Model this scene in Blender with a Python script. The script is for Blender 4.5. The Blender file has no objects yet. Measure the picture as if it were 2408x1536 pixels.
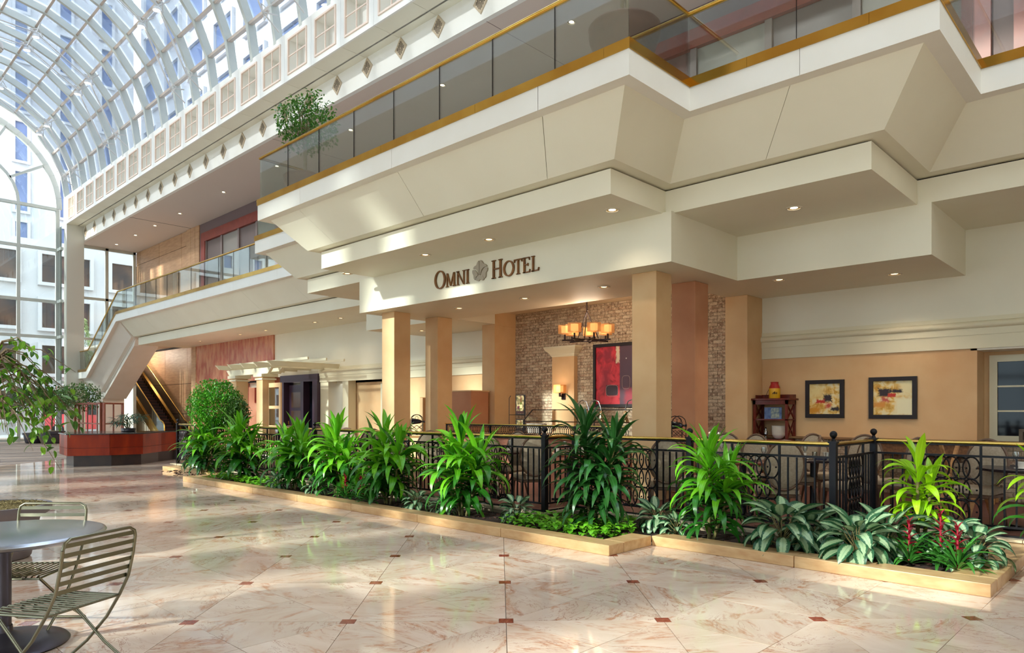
import bpy, bmesh, math, random
from mathutils import Vector, Matrix
random.seed(7)
PI = math.pi
SC = bpy.context.scene
COL = SC.collection
# ---------------------------------------------------------------- camera
f_px, EYE, CX, HY = 1650.0, 1.55, 1204.0, 965.0
_a = math.atan(1727 / 1650.0)
FW = (-math.cos(_a), math.sin(_a)); RT = (FW[1], -FW[0])
def at(u, d, z=0.0):
    "point at depth d along the viewing direction, above floor height z"
    l = (u - CX) / f_px * d
    return Vector((FW[0] * d + RT[0] * l, FW[1] * d + RT[1] * l, z))
def _dir(u, v):
    s = (u - CX) / f_px
    return (FW[0] + s * RT[0], FW[1] + s * RT[1], (HY - v) / f_px)
def atz(u, v, z):
    D = _dir(u, v); k = (z - EYE) / D[2]
    return Vector((D[0] * k, D[1] * k, z))
def aty(u, v, y):
    D = _dir(u, v); k = y / D[1]
    return Vector((D[0] * k, y, EYE + D[2] * k))
cam = bpy.data.cameras.new('camera'); camo = bpy.data.objects.new('camera', cam); COL.objects.link(camo)
cam.sensor_width = 36.0; cam.lens = 36.0 * f_px / 2408.0
cam.shift_y = (HY - 768) / 2408.0; cam.clip_end = 500; cam.clip_start = 0.05
camo.location = (0, 0, EYE); camo.rotation_euler = (PI / 2, 0, math.atan2(FW[1], FW[0]) - PI / 2)
SC.camera = camo
# ---------------------------------------------------------------- colour management
SC.view_settings.view_transform = 'Standard'; SC.view_settings.look = 'None'
SC.view_settings.gamma = 1.0; SC.view_settings.use_curve_mapping = False
SC.view_settings.exposure = 1.0
cy = SC.cycles
cy.max_bounces = 9; cy.diffuse_bounces = 5; cy.glossy_bounces = 4; cy.transmission_bounces = 4
cy.transparent_max_bounces = 14; cy.caustics_reflective = False; cy.caustics_refractive = False
cy.sample_clamp_indirect = 4.0; cy.use_denoising = True
# ---------------------------------------------------------------- world and sun
W = bpy.data.worlds.new('world'); SC.world = W; W.use_nodes = True
wn = W.node_tree.nodes; bg = wn['Background']
bg.inputs['Color'].default_value = (0.80, 0.90, 1.0, 1); bg.inputs['Strength'].default_value = 2.6
sun = bpy.data.lights.new('sun', 'SUN'); suno = bpy.data.objects.new('sun', sun); COL.objects.link(suno)
sun.energy = 4.2; sun.angle = math.radians(2.6); sun.color = (1.0, 0.95, 0.86)
SAZ, SEL = math.radians(76), math.radians(22)
sd = Vector((math.cos(SAZ) * math.cos(SEL), math.sin(SAZ) * math.cos(SEL), -math.sin(SEL)))
suno.rotation_euler = sd.to_track_quat('-Z', 'Y').to_euler(); suno.location = (0, 0, 40)

# ---------------------------------------------------------------- helpers
def tag(o, label=None, cat=None, group=None, kind=None):
    if label: o['label'] = label
    if cat: o['category'] = cat
    if group: o['group'] = group
    if kind: o['kind'] = kind
    return o
def empty(name, loc=(0, 0, 0), rz=0.0):
    o = bpy.data.objects.new(name, None); COL.objects.link(o)
    o.location = loc; o.rotation_euler = (0, 0, rz); o.empty_display_size = 0.1
    return o
def thing(name, label, cat, loc=(0, 0, 0), rz=0.0, group=None):
    return tag(empty(name, loc, rz), label, cat, group)
def struct(name, loc=(0, 0, 0)):
    return tag(empty(name, loc), kind='structure')
class MB:
    def __init__(s): s.v = []; s.f = []; s.uv = None
    def add(s, vs, fs):
        n = len(s.v); s.v += [tuple(p) for p in vs]; s.f += [tuple(i + n for i in q) for q in fs]; return s
    def box(s, x0, x1, y0, y1, z0, z1):
        return s.add([(x0, y0, z0), (x1, y0, z0), (x1, y1, z0), (x0, y1, z0), (x0, y0, z1), (x1, y0, z1), (x1, y1, z1), (x0, y1, z1)],
                     [(0, 3, 2, 1), (4, 5, 6, 7), (0, 1, 5, 4), (1, 2, 6, 5), (2, 3, 7, 6), (3, 0, 4, 7)])
    def cbox(s, c, sx, sy, sz, M=None):
        vs = []
        for a in (-1, 1):
            for b, d in ((-1, -1), (1, -1), (1, 1), (-1, 1)):
                p = Vector((b * sx / 2, d * sy / 2, a * sz / 2))
                if M is not None: p = M @ p
                vs.append(p + Vector(c))
        return s.add(vs, [(0, 3, 2, 1), (4, 5, 6, 7), (0, 1, 5, 4), (1, 2, 6, 5), (2, 3, 7, 6), (3, 0, 4, 7)])
    def beam(s, p, q, w, h, up=(0, 0, 1)):
        p = Vector(p); q = Vector(q); d = q - p; L = d.length; d = d / L
        side = d.cross(Vector(up))
        if side.length < 1e-4: side = Vector((1, 0, 0))
        side.normalize(); u = side.cross(d)
        M = Matrix((side, d, u)).transposed()
        return s.cbox((p + q) / 2, w, L, h, M)
    def prism(s, poly, z0, z1):
        n = len(poly); a = sum(poly[i][0] * poly[(i + 1) % n][1] - poly[(i + 1) % n][0] * poly[i][1] for i in range(n))
        if a < 0: poly = poly[::-1]
        vs = [(x, y, z0) for x, y in poly] + [(x, y, z1) for x, y in poly]
        fs = [tuple(range(n))[::-1], tuple(range(n, 2 * n))] + [(i, (i + 1) % n, n + (i + 1) % n, n + i) for i in range(n)]
        return s.add(vs, fs)
    def xzprism(s, poly, y0, y1):
        "polygon given as (x,z), extruded in y"
        n = len(poly); a = sum(poly[i][0] * poly[(i + 1) % n][1] - poly[(i + 1) % n][0] * poly[i][1] for i in range(n))
        if a < 0: poly = poly[::-1]
        vs = [(x, y0, z) for x, z in poly] + [(x, y1, z) for x, z in poly]
        fs = [tuple(range(n)), tuple(range(n, 2 * n))[::-1]] + [((i + 1) % n, i, n + i, n + (i + 1) % n) for i in range(n)]
        return s.add(vs, fs)
    def sweep(s, rings, closed=True, caps=True):
        n = len(rings[0]); vs = [p for r in rings for p in r]; fs = []
        for k in range(len(rings) - 1):
            for i in range(n if closed else n - 1):
                j = (i + 1) % n
                fs.append((k * n + i, k * n + j, (k + 1) * n + j, (k + 1) * n + i))
        if caps and closed:
            fs.append(tuple(range(n))[::-1]); fs.append(tuple(range((len(rings) - 1) * n, len(rings) * n)))
        return s.add(vs, fs)
    def tube(s, pts, r, n=8, closed=False):
        pts = [Vector(p) for p in pts]; m = len(pts); rings = []
        prev = None
        for i, p in enumerate(pts):
            if closed: t = pts[(i + 1) % m] - pts[i - 1]
            else: t = pts[min(i + 1, m - 1)] - pts[max(i - 1, 0)]
            t.normalize()
            if prev is None:
                a = t.orthogonal().normalized()
            else:
                a = prev - t * prev.dot(t)
                a = a.normalized() if a.length > 1e-5 else t.orthogonal().normalized()
            prev = a; b = t.cross(a)
            rr = r[i] if isinstance(r, (list, tuple)) else r
            rings.append([p + (a * math.cos(2 * PI * k / n) + b * math.sin(2 * PI * k / n)) * rr for k in range(n)])
        if closed: rings.append(rings[0])
        return s.sweep(rings, True, not closed)
    def lathe(s, prof, n=24, c=(0, 0, 0), cap=True):
        rings = [[(c[0] + r * math.cos(2 * PI * k / n), c[1] + r * math.sin(2 * PI * k / n), c[2] + z) for k in range(n)] for r, z in prof]
        return s.sweep(rings, True, cap)
    def sphere(s, c, r, n=12, m=8, sz=1.0):
        prof = [(max(1e-4, r * math.sin(PI * i / m)), -r * sz * math.cos(PI * i / m)) for i in range(m + 1)]
        return s.lathe(prof, n, c)
    def mesh(s, name, mat=None, smooth=False):
        me = bpy.data.meshes.new(name); me.from_pydata([tuple(v) for v in s.v], [], s.f)
        if mat: me.materials.append(mat)
        if smooth:
            me.polygons.foreach_set('use_smooth', [True] * len(me.polygons))
            me.set_sharp_from_angle(angle=math.radians(50))
        if s.uv:
            ul = me.uv_layers.new(name='uv')
            for lp in me.loops: ul.data[lp.index].uv = s.uv[lp.vertex_index]
        me.update()
        return me
    def build(s, name, mat, parent=None, smooth=False, loc=None, rz=0.0, bevel=0.0):
        me = s.mesh(name, mat, smooth)
        o = bpy.data.objects.new(name, me); COL.objects.link(o)
        if parent is not None: o.parent = parent
        if loc is not None: o.location = loc
        if rz: o.rotation_euler = (0, 0, rz)
        if bevel:
            b = o.modifiers.new('edge', 'BEVEL'); b.width = bevel; b.segments = 2; b.limit_method = 'ANGLE'
        return o
def inst(name, me, parent=None, loc=(0, 0, 0), rot=None, sc=None):
    o = bpy.data.objects.new(name, me); COL.objects.link(o)
    if parent is not None: o.parent = parent
    o.location = loc
    if rot is not None: o.rotation_euler = rot
    if sc is not None: o.scale = sc if not isinstance(sc, (int, float)) else (sc, sc, sc)
    return o
KIDS = {}
def kids(o):
    return [c for c in bpy.data.objects if c.parent == o]
def record(root):
    "remember a thing's tree once so that copies are quick"
    def rec(o, pool):
        return (o, [rec(c, pool) for c in pool.get(o.name, [])])
    pool = {}
    for c in bpy.data.objects:
        if c.parent: pool.setdefault(c.parent.name, []).append(c)
    return rec(root, pool)
def dup(tree, loc, rz, label=None, parent=None, sc=None):
    o, ch = tree
    c = o.copy(); COL.objects.link(c)
    if parent is None:
        c.location = loc; c.rotation_euler = (0, 0, rz)
        if sc: c.scale = (sc, sc, sc)
        if label: c['label'] = label
    else: c.parent = parent
    for k in ch: dup(k, None, None, parent=c)
    return c

# ---------------------------------------------------------------- materials
def S(c):
    return tuple((x / 12.92 if x <= 0.04045 else ((x + 0.055) / 1.055) ** 2.4) for x in [q / 255 for q in c]) + (1.0,)
MATS = {}
def newmat(name):
    m = bpy.data.materials.new(name); m.use_nodes = True
    nt = m.node_tree; b = nt.nodes['Principled BSDF']; MATS[name] = m
    return m, nt, b
def setp(b, rough=0.6, metal=0.0, spec=None, coat=None):
    b.inputs['Roughness'].default_value = rough; b.inputs['Metallic'].default_value = metal
    if spec is not None: b.inputs['Specular IOR Level'].default_value = spec
    if coat: b.inputs['Coat Weight'].default_value = coat; b.inputs['Coat Roughness'].default_value = 0.08
def texco(nt, which='Object'):
    return nt.nodes.new('ShaderNodeTexCoord').outputs[which]
def noise(nt, scale, detail=3, vec=None, dist=0.0, rough=0.5):
    n = nt.nodes.new('ShaderNodeTexNoise'); n.inputs['Scale'].default_value = scale
    n.inputs['Detail'].default_value = detail; n.inputs['Distortion'].default_value = dist
    n.inputs['Roughness'].default_value = rough
    if vec is not None: nt.links.new(vec, n.inputs['Vector'])
    return n.outputs['Fac']
def ramp(nt, fac, stops, interp='LINEAR'):
    r = nt.nodes.new('ShaderNodeValToRGB'); e = r.color_ramp.elements; r.color_ramp.interpolation = interp
    while len(e) < len(stops): e.new(0.5)
    for el, (p, c) in zip(e, stops): el.position = p; el.color = c
    nt.links.new(fac, r.inputs['Fac']); return r.outputs['Color']
def mixc(nt, fac, a, b, blend='MIX'):
    m = nt.nodes.new('ShaderNodeMix'); m.data_type = 'RGBA'; m.blend_type = blend
    for sock, val in ((m.inputs[0], fac), (m.inputs[6], a), (m.inputs[7], b)):
        if isinstance(val, bpy.types.NodeSocket): nt.links.new(val, sock)
        else: sock.default_value = val
    return m.outputs[2]
def mth(nt, op, a, b=0.0, c=None, clamp=False):
    m = nt.nodes.new('ShaderNodeMath'); m.operation = op; m.use_clamp = clamp
    for i, val in enumerate((a, b) if c is None else (a, b, c)):
        if isinstance(val, bpy.types.NodeSocket): nt.links.new(val, m.inputs[i])
        else: m.inputs[i].default_value = val
    return m.outputs[0]
def mapping(nt, vec, sc=(1, 1, 1), rot=(0, 0, 0), loc=(0, 0, 0)):
    m = nt.nodes.new('ShaderNodeMapping'); nt.links.new(vec, m.inputs['Vector'])
    m.inputs['Scale'].default_value = sc; m.inputs['Rotation'].default_value = rot; m.inputs['Location'].default_value = loc
    return m.outputs['Vector']
def bump(nt, b, h, strength=0.2, dist=0.01):
    n = nt.nodes.new('ShaderNodeBump'); n.inputs['Strength'].default_value = strength; n.inputs['Distance'].default_value = dist
    nt.links.new(h, n.inputs['Height']); nt.links.new(n.outputs['Normal'], b.inputs['Normal'])
def plain(name, c, rough=0.6, metal=0.0, c2=None, scale=3.0, spec=None, coat=None, bmp=0.0, bscale=60, stretch=(1, 1, 1), which='Object', lo=0.35, hi=0.65):
    m, nt, b = newmat(name); setp(b, rough, metal, spec, coat)
    b.inputs['Base Color'].default_value = S(c)
    v = mapping(nt, texco(nt, which), stretch)
    if c2:
        nt.links.new(ramp(nt, noise(nt, scale, 4, v), [(lo, S(c)), (hi, S(c2))]), b.inputs['Base Color'])
    if bmp: bump(nt, b, noise(nt, bscale, 3, v), bmp, 0.004)
    return m
def emis(name, c, st):
    m, nt, b = newmat(name); b.inputs['Base Color'].default_value = S(c)
    b.inputs['Emission Color'].default_value = S(c); b.inputs['Emission Strength'].default_value = st
    return m
def glassmat(name, tint, refl=0.06, rough=0.0):
    m, nt, b = newmat(name); nt.nodes.remove(b)
    out = nt.nodes['Material Output']
    t = nt.nodes.new('ShaderNodeBsdfTransparent'); t.inputs['Color'].default_value = tuple(tint) + (1,)
    g = nt.nodes.new('ShaderNodeBsdfGlossy'); g.inputs['Roughness'].default_value = rough
    lw = nt.nodes.new('ShaderNodeLayerWeight'); lw.inputs['Blend'].default_value = 0.35
    fac = mth(nt, 'MULTIPLY_ADD', lw.outputs['Fresnel'], 0.6, refl, True)
    mx = nt.nodes.new('ShaderNodeMixShader')
    nt.links.new(fac, mx.inputs[0]); nt.links.new(t.outputs[0], mx.inputs[1]); nt.links.new(g.outputs[0], mx.inputs[2])
    nt.links.new(mx.outputs[0], out.inputs['Surface'])
    return m
M_white = plain('white_paint', (246, 244, 238), 0.45, c2=(242, 239, 231), scale=1.2)
M_cream = plain('cream_paint', (240, 235, 216), 0.6, c2=(236, 230, 210), scale=0.8)
M_soffit = plain('soffit_paint', (238, 231, 216), 0.7)
M_ceil = plain('ceiling_paint', (222, 206, 194), 0.7)
M_trimw = plain('cream_trim', (228, 219, 190), 0.5)
M_joint = plain('dark_gap', (30, 24, 26), 0.9)
M_steelw = plain('painted_steel', (196, 201, 196), 0.4, c2=(205, 208, 200), scale=2)
M_purlin = plain('painted_purlin', (205, 190, 178), 0.45)
M_brass = plain('polished_brass', (214, 172, 84), 0.16, 1.0, c2=(196, 148, 66), scale=1.5, stretch=(1, 1, 1))
M_black = plain('black_iron', (22, 20, 26), 0.38, 0.6, spec=0.6)
M_glassv = glassmat('skylight_glass', (0.90, 0.95, 1.0), 0.02)
M_glassw = glassmat('window_glass', (0.90, 0.96, 0.96), 0.04)
M_glassb = glassmat('balustrade_glass', (0.90, 0.94, 0.92), 0.04)
M_woodpink = plain('pale_wood_panel', (206, 164, 124), 0.5, c2=(190, 146, 110), scale=2.0, stretch=(1, 1, 6))
M_redwood = plain('red_lacquered_wood', (150, 62, 48), 0.4, c2=(132, 52, 42), scale=3)
M_mauve = plain('mauve_band', (118, 96, 96), 0.6)
M_greyp = plain('grey_screen', (150, 142, 134), 0.5)
M_peach = plain('peach_plaster', (226, 192, 146), 0.75, c2=(212, 168, 122), scale=1.3, bmp=0.15, bscale=25, lo=0.3, hi=0.75)
M_terra = plain('terracotta', (150, 106, 88), 0.7, c2=(136, 94, 80), scale=6)
M_soil = plain('soil', (38, 26, 20), 0.95, c2=(66, 44, 34), scale=30, bmp=0.8, bscale=60)
M_asph = plain('pale_paving', (205, 203, 198), 0.9)
M_bldg = plain('white_concrete', (196, 194, 194), 0.8)
M_glassf = glassmat('sun_dimming_skylight_glass', (0.42, 0.44, 0.46), 0.02)  # dark tint added on the unseen vault half to dim sun on the bulkhead
M_bglass = plain('tinted_window', (88, 62, 44), 0.25, 0.0, c2=(40, 32, 32), scale=0.6, spec=.5)
M_bglass2 = plain('blue_window', (88, 104, 140), 0.3, 0.0, c2=(112, 126, 160), scale=0.3, spec=.5)
def marble_mat(name, base, alt, vein, patch, rough=0.07, island=True, sc=1.0):
    m, nt, b = newmat(name); setp(b, rough, 0, 0.62)
    obj = texco(nt, 'Object'); rnd = nt.nodes.new('ShaderNodeObjectInfo').outputs['Random']
    if island: rnd = mth(nt, 'ADD', rnd, nt.nodes.new('ShaderNodeNewGeometry').outputs['Random Per Island'])
    cmb = nt.nodes.new('ShaderNodeCombineXYZ')
    for i in range(3): nt.links.new(mth(nt, 'MULTIPLY', rnd, 37.0 + 11 * i), cmb.inputs[i])
    add = nt.nodes.new('ShaderNodeVectorMath'); nt.links.new(obj, add.inputs[0]); nt.links.new(cmb.outputs[0], add.inputs[1])
    rot = nt.nodes.new('ShaderNodeVectorRotate'); rot.rotation_type = 'Z_AXIS'
    nt.links.new(add.outputs[0], rot.inputs['Vector']); nt.links.new(mth(nt, 'MULTIPLY', rnd, 23.0), rot.inputs['Angle'])
    v = mapping(nt, rot.outputs[0], (1 * sc, 2.6 * sc, 1 * sc))
    c = ramp(nt, noise(nt, 1.3, 5, v, 1.2), [(0.3, S(base)), (0.7, S(alt))])
    pm = ramp(nt, noise(nt, 0.9, 6, v, 2.5, 0.6), [(0.52, (0, 0, 0, 1)), (0.64, (1, 1, 1, 1))])
    pn = ramp(nt, noise(nt, 14, 3, v), [(0.35, (0, 0, 0, 1)), (0.6, (0.75, 0.75, 0.75, 1))])
    c = mixc(nt, mth(nt, 'MULTIPLY', pm, pn), c, S(patch))
    vn = noise(nt, 2.2, 6, v, 1.8, 0.6)
    line = mth(nt, 'SUBTRACT', 1.0, mth(nt, 'MULTIPLY', mth(nt, 'ABSOLUTE', mth(nt, 'SUBTRACT', vn, 0.5)), 70.0), clamp=True)
    gate = ramp(nt, noise(nt, 1.1, 2, v), [(0.45, (0, 0, 0, 1)), (0.6, (0.8, 0.8, 0.8, 1))])
    c = mixc(nt, mth(nt, 'MULTIPLY', line, gate), c, S(vein))
    hs = nt.nodes.new('ShaderNodeHueSaturation'); nt.links.new(c, hs.inputs['Color'])
    nt.links.new(mth(nt, 'MULTIPLY_ADD', mth(nt, 'FRACT', mth(nt, 'MULTIPLY', rnd, 7.3)), 0.18, 0.88), hs.inputs['Value'])
    nt.links.new(hs.outputs[0], b.inputs['Base Color'])
    return m
M_marble = marble_mat('cream_marble', (230, 208, 190), (214, 186, 164), (150, 84, 60), (190, 124, 84))
M_redmarble = marble_mat('red_marble_inset', (150, 72, 54), (128, 58, 46), (196, 150, 120), (176, 104, 78), sc=4)
M_curb = plain('travertine', (214, 178, 130), 0.3, c2=(196, 152, 104), scale=5, stretch=(1, 3, 3), spec=0.5, bmp=0.1, bscale=18)
M_grout = plain('grout', (150, 130, 116), 0.6)
M_pinkmarble = plain('rose_marble', (178, 92, 74), 0.25, c2=(212, 150, 114), scale=2.6, stretch=(1.8, 1, 0.7), bmp=0.0)
# ================================================================ SETTING
# ---- hall floor: 45-degree lattice of 1.155 m squares cut into four triangles with a red inset at each node
floor = MB().box(-48, 8, -10, 15.6, -0.06, -0.012).build('floor', M_grout); tag(floor, kind='structure')
LV = (math.cos(math.radians(44.7)), math.sin(math.radians(44.7))); LU = (-LV[1], LV[0]); N0 = (-3.6, 3.705); SP = 1.158
def node(i, j): return (N0[0] + SP * (i * LV[0] + j * LU[0]), N0[1] + SP * (i * LV[1] + j * LU[1]))
def inview(x, y, m=0.35):
    d = x * FW[0] + y * FW[1]; l = x * RT[0] + y * RT[1]
    return d > 1.6 and abs(l) < d * 0.7297 + m + 0.6
IN = 0.052; CH = 0.066
def tri_poly(i, j, side):
    a = [node(i, j), node(i + 1, j), node(i + 1, j + 1), node(i, j + 1)]
    p, q = Vector(a[side]), Vector(a[(side + 1) % 4]); c = Vector(node(i + 0.5, j + 0.5))
    e = (q - p).normalized(); n = Vector((-e.y, e.x))
    g = 0.0025
    # corners cut by the insets
    pts = [p + e * (IN + g) + n * g, q - e * (IN + g) + n * g, q - e * (IN + g) + n * (IN + g), c - n * g * 1.5, p + e * (IN + g) + n * (IN + g)]
    return [(t.x, t.y) for t in pts]
def inset_poly(i, j):
    c = Vector(node(i, j)); a = Vector(LV) * IN; b = Vector(LU) * IN
    return [tuple(c + a + b), tuple(c - a + b), tuple(c - a - b), tuple(c + a - b)]
cells = []
for i in range(-12, 46):
    for j in range(-12, 40):
        c = node(i + 0.5, j + 0.5)
        if -47 < c[0] < 7 and -9 < c[1] < 15: cells.append((math.hypot(*c), i, j, c))
cells.sort()
def tri_flat(mb, poly, z0=-0.012, z1=0.0):
    mb.prism(poly, z0, z1)
rest = MB(); nt_, ni = 0, 0; done = set(); restin = MB()
for dist, i, j, c in cells:
    vis = inview(*c) and not (c[1] > 7.4 and c[0] > -19) and dist < 30
    for s_ in range(4):
        pl = tri_poly(i, j, s_)
        if vis and nt_ < 296:
            MB().prism(pl, -0.012, 0.0).build('floor_tile', M_marble, floor); nt_ += 1
        else: rest.prism(pl, -0.012, 0.0)
    if (i, j) not in done:
        done.add((i, j))
        p = node(i, j)
        if vis and ni < 110:
            MB().prism(inset_poly(i, j), -0.012, 0.0005).build('inset_tile', M_redmarble, floor); ni += 1
        else: restin.prism(inset_poly(i, j), -0.012, 0.0005)
tag(rest.build('far_floor_tile', M_marble, floor), kind='stuff')
tag(restin.build('far_inset_tile', M_redmarble, floor), kind='stuff')

# ---- planter: travertine curb stones, soil
planter = struct('planter')
def curb_run(p, q, w, z0=0.0, z1=0.112, step=1.7, side=1):
    "stones along a run; w = width to the left (side=1) of p->q"
    p = Vector(p); q = Vector(q); d = (q - p); L = d.length; d.normalize(); n = Vector((-d.y, d.x)) * side
    k = max(1, round(L / step))
    for i in range(k):
        a = p + d * (L * i / k + 0.003); b = p + d * (L * (i + 1) / k - 0.003)
        pl = [tuple(a), tuple(b), tuple(b + n * w), tuple(a + n * w)]
        MB().prism(pl, z0, z1).build('curb_stone', M_curb, planter, bevel=0.006)
YC1, YC2, XS, XE, CW = 6.10, 6.92, -4.40, -1.14, 0.27
curb_run((-15.75, YC1), (XS, YC1), CW)
curb_run((XS, YC1 + CW), (XS, YC2), CW, side=1)
curb_run((XS, YC2), (XE, YC2), CW)
curb_run((XE, YC2 + CW), (XE, 9.6), CW + 0.08, side=1)
curb_run((-19.0, 6.85), (-15.75, 6.85), CW); curb_run((-15.75 + CW, YC1 + CW), (-15.75 + CW, 6.85 + CW), CW, side=1)
curb_run((-19.0, 6.85 + CW), (-19.0, 8.6), CW, side=-1)
MB().prism([(-18.8, 7.1), (-15.6, 7.1), (-15.6, 6.3), (-4.6, 6.3), (-4.6, 7.1), (-1.35, 7.1), (-1.35, 9.6), (-18.8, 9.6)], -0.01, 0.06).build('soil_bed', M_soil, planter)
rnd = random.Random(3); mb = MB()
for k in range(2600):
    x = rnd.uniform(-18, -1.4); y = rnd.uniform(6.4, 9.2)
    if (x < -4.65 and y < 7.3) or (x > -4.6 and y > 7.22):
        s_ = rnd.uniform(0.012, 0.035); mb.cbox((x, y, 0.063), s_ * 2, s_, 0.012, Matrix.Rotation(rnd.uniform(0, 3), 3, 'Z') @ Matrix.Rotation(rnd.uniform(-.5, .5), 3, 'X'))
tag(mb.build('bark_chips', plain('bark', (92, 56, 42), 0.9, c2=(52, 34, 28), scale=20), planter), kind='stuff')
# ---- raised restaurant floor with stone ledge
M_dwood = plain('restaurant_floor', (112, 66, 54), 0.55, c2=(80, 48, 44), scale=9, stretch=(1, 4, 1))
M_ledge = plain('ledge_stone', (206, 190, 162), 0.4, c2=(186, 166, 136), scale=4)
M_ledgef = plain('ledge_face', (150, 132, 108), 0.6, c2=(128, 110, 90), scale=8)
YA, YB_, YE = 7.25, 7.92, 9.30
XP1, XP2 = -6.36, -2.78
base = MB().prism([(-19.4, YA), (XP1, YA), (XP1, YB_), (XP2, YB_), (XP2, YE), (8, YE), (8, 13.6), (-19.4, 13.6)], -0.01, 0.12)
plat = base.build('restaurant_floor', M_dwood); tag(plat, kind='structure')
lg = [((-19.4, YA), (XP1, YA)), ((XP1, YA), (XP1, YB_)), ((XP1, YB_), (XP2, YB_)), ((XP2, YB_), (XP2, YE)), ((XP2, YE), (8, YE))]
for (a, b) in lg:
    a = Vector(a); b = Vector(b); L = (b - a).length; k = max(1, round(L / 1.5)); d = (b - a) / k; n = Vector((-d.y, d.x)).normalized()
    for i in range(k):
        p = a + d * i; q = a + d * (i + 1)
        e = d.normalized() * 0.003
        pl = [tuple(p + e - n * 0.07), tuple(q - e - n * 0.07), tuple(q - e + n * 0.13), tuple(p + e + n * 0.13)]
        MB().prism(pl, 0.12, 0.15).build('ledge_slab', M_ledge, plat)
    nf = n * -0.02
    MB().prism([tuple(a + nf), tuple(b + nf), tuple(b), tuple(a)], 0.0, 0.12).build('ledge_riser', M_ledgef, plat)

# ---- walls behind
YW = 13.4
def wallbox(name, x0, x1, y0, y1, z0, z1, mat, parent=None):
    o = MB().box(x0, x1, y0, y1, z0, z1).build(name, mat, parent)
    if parent is None: tag(o, kind='structure')
    return o
M_mold = M_cream
wb = wallbox('wall_back', -5.99, 8, YW, YW + 0.4, 2.55, 4.6, M_cream)
wallbox('plaster_band', -5.99, -2.49, YW, YW + 0.4, 1.05, 2.55, M_peach, wb)
wallbox('plaster_reveal', -2.49, -2.40, YW, YW + 0.62, 1.05, 2.55, M_peach, wb)
wallbox('head_soffit', -2.49, 8, YW + 0.0, YW + 0.62, 2.52, 2.58, M_soffit, wb)
def molding(x0, x1, z, parent, y=YW):
    h = MB().box(x0, x1, y - 0.035, y, z + 0.20, z + 0.27).build('molding_fillet', M_trimw, parent)
    pr = [(0.0, 0.20), (0.05, 0.20), (0.085, 0.17), (0.09, 0.13), (0.075, 0.10), (0.045, 0.085), (0.045, -0.02 + 0.0), (0, -0.02)]
    r = [[(x, y - a, z + b) for a, b in pr] for x in (x0, x1)]
    MB().sweep(r).build('molding_roll', M_trimw, parent, smooth=True)
    MB().box(x0, x1, y - 0.03, y, z - 0.24, z - 0.02).build('molding_board', M_trimw, parent)
molding(-6.0, 8, 2.62 + 0.17, wb)
M_brick = None
def brick_mat(name, stops):
    m, nt, b = newmat(name); setp(b, 0.85)
    rnd_ = mth(nt, 'FRACT', mth(nt, 'ADD', nt.nodes.new('ShaderNodeObjectInfo').outputs['Random'], nt.nodes.new('ShaderNodeNewGeometry').outputs['Random Per Island']))
    c = ramp(nt, rnd_, [(p, S(q)) for p, q in stops])
    n = noise(nt, 22, 4, texco(nt), 0.5)
    c = mixc(nt, ramp(nt, n, [(0.45, (0, 0, 0, 1)), (0.62, (0.85, 0.85, 0.85, 1))]), c, S((214, 196, 168)))
    dk = mixc(nt, ramp(nt, noise(nt, 40, 3, texco(nt)), [(0.3, (0.7, 0.7, 0.7, 1)), (0.42, (0, 0, 0, 1))]), c, S((90, 60, 44)))
    nt.links.new(dk, b.inputs['Base Color']); return m
M_brick = brick_mat('old_brick', [(0.0, (146, 120, 100)), (0.3, (184, 160, 134)), (0.55, (166, 134, 112)), (0.8, (204, 186, 160)), (1.0, (136, 108, 92))])
M_mortar = plain('mortar', (132, 118, 98), 0.95)
BR_L, BR_H = 0.205, 0.072
def bricks(x0, x1, z0, z1, y, parent, limit, skip=None, prefer=None):
    MB().box(x0, x1, y, y + 0.25, z0, z1).build('mortar_backing', M_mortar, parent)
    lst = []; row = 0; z = z0
    while z < z1 - 0.02:
        x = x0 - (BR_L / 2 if row % 2 else 0)
        while x < x1:
            a, b = max(x, x0) + 0.005, min(x + BR_L, x1) - 0.005
            if b - a > 0.03 and not (skip and skip((a + b) / 2, z + BR_H / 2)): lst.append((a, b, z + 0.005, min(z + BR_H, z1) - 0.005))
            x += BR_L
        z += BR_H; row += 1
    lst.sort(key=lambda t: (0 if (prefer is None or prefer((t[0] + t[1]) / 2, t[2])) else 1, -t[0]))
    rest_ = MB(); r_ = random.Random(5)
    for k, (a, b, c, d) in enumerate(lst):
        dy = r_.uniform(0.004, 0.016)
        if k < limit: MB().box(a, b, y - dy, y, c, d).build('brick', M_brick, parent)
        else: rest_.box(a, b, y - dy, y, c, d)
    if rest_.v: tag(rest_.build('far_brick', M_brick, parent), kind='stuff')
bwall = struct('wall_brick')
bricks(-12.67, -6.0, 0.12, 4.06, YW, bwall, 298, prefer=lambda x, z: -11.9 < x < -6.6 and z > 1.4)
low = struct('wall_low')
bricks(-5.9, 3.0, 0.12, 1.02, YW - 0.12, low, 0)
MB().box(-5.9, 6, YW - 0.22, YW, 1.02, 1.06).build('wainscot_cap', plain('oak_cap', (150, 112, 70), 0.5, c2=(128, 92, 56), scale=3, stretch=(1, 6, 6)), low, bevel=0.008)
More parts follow.
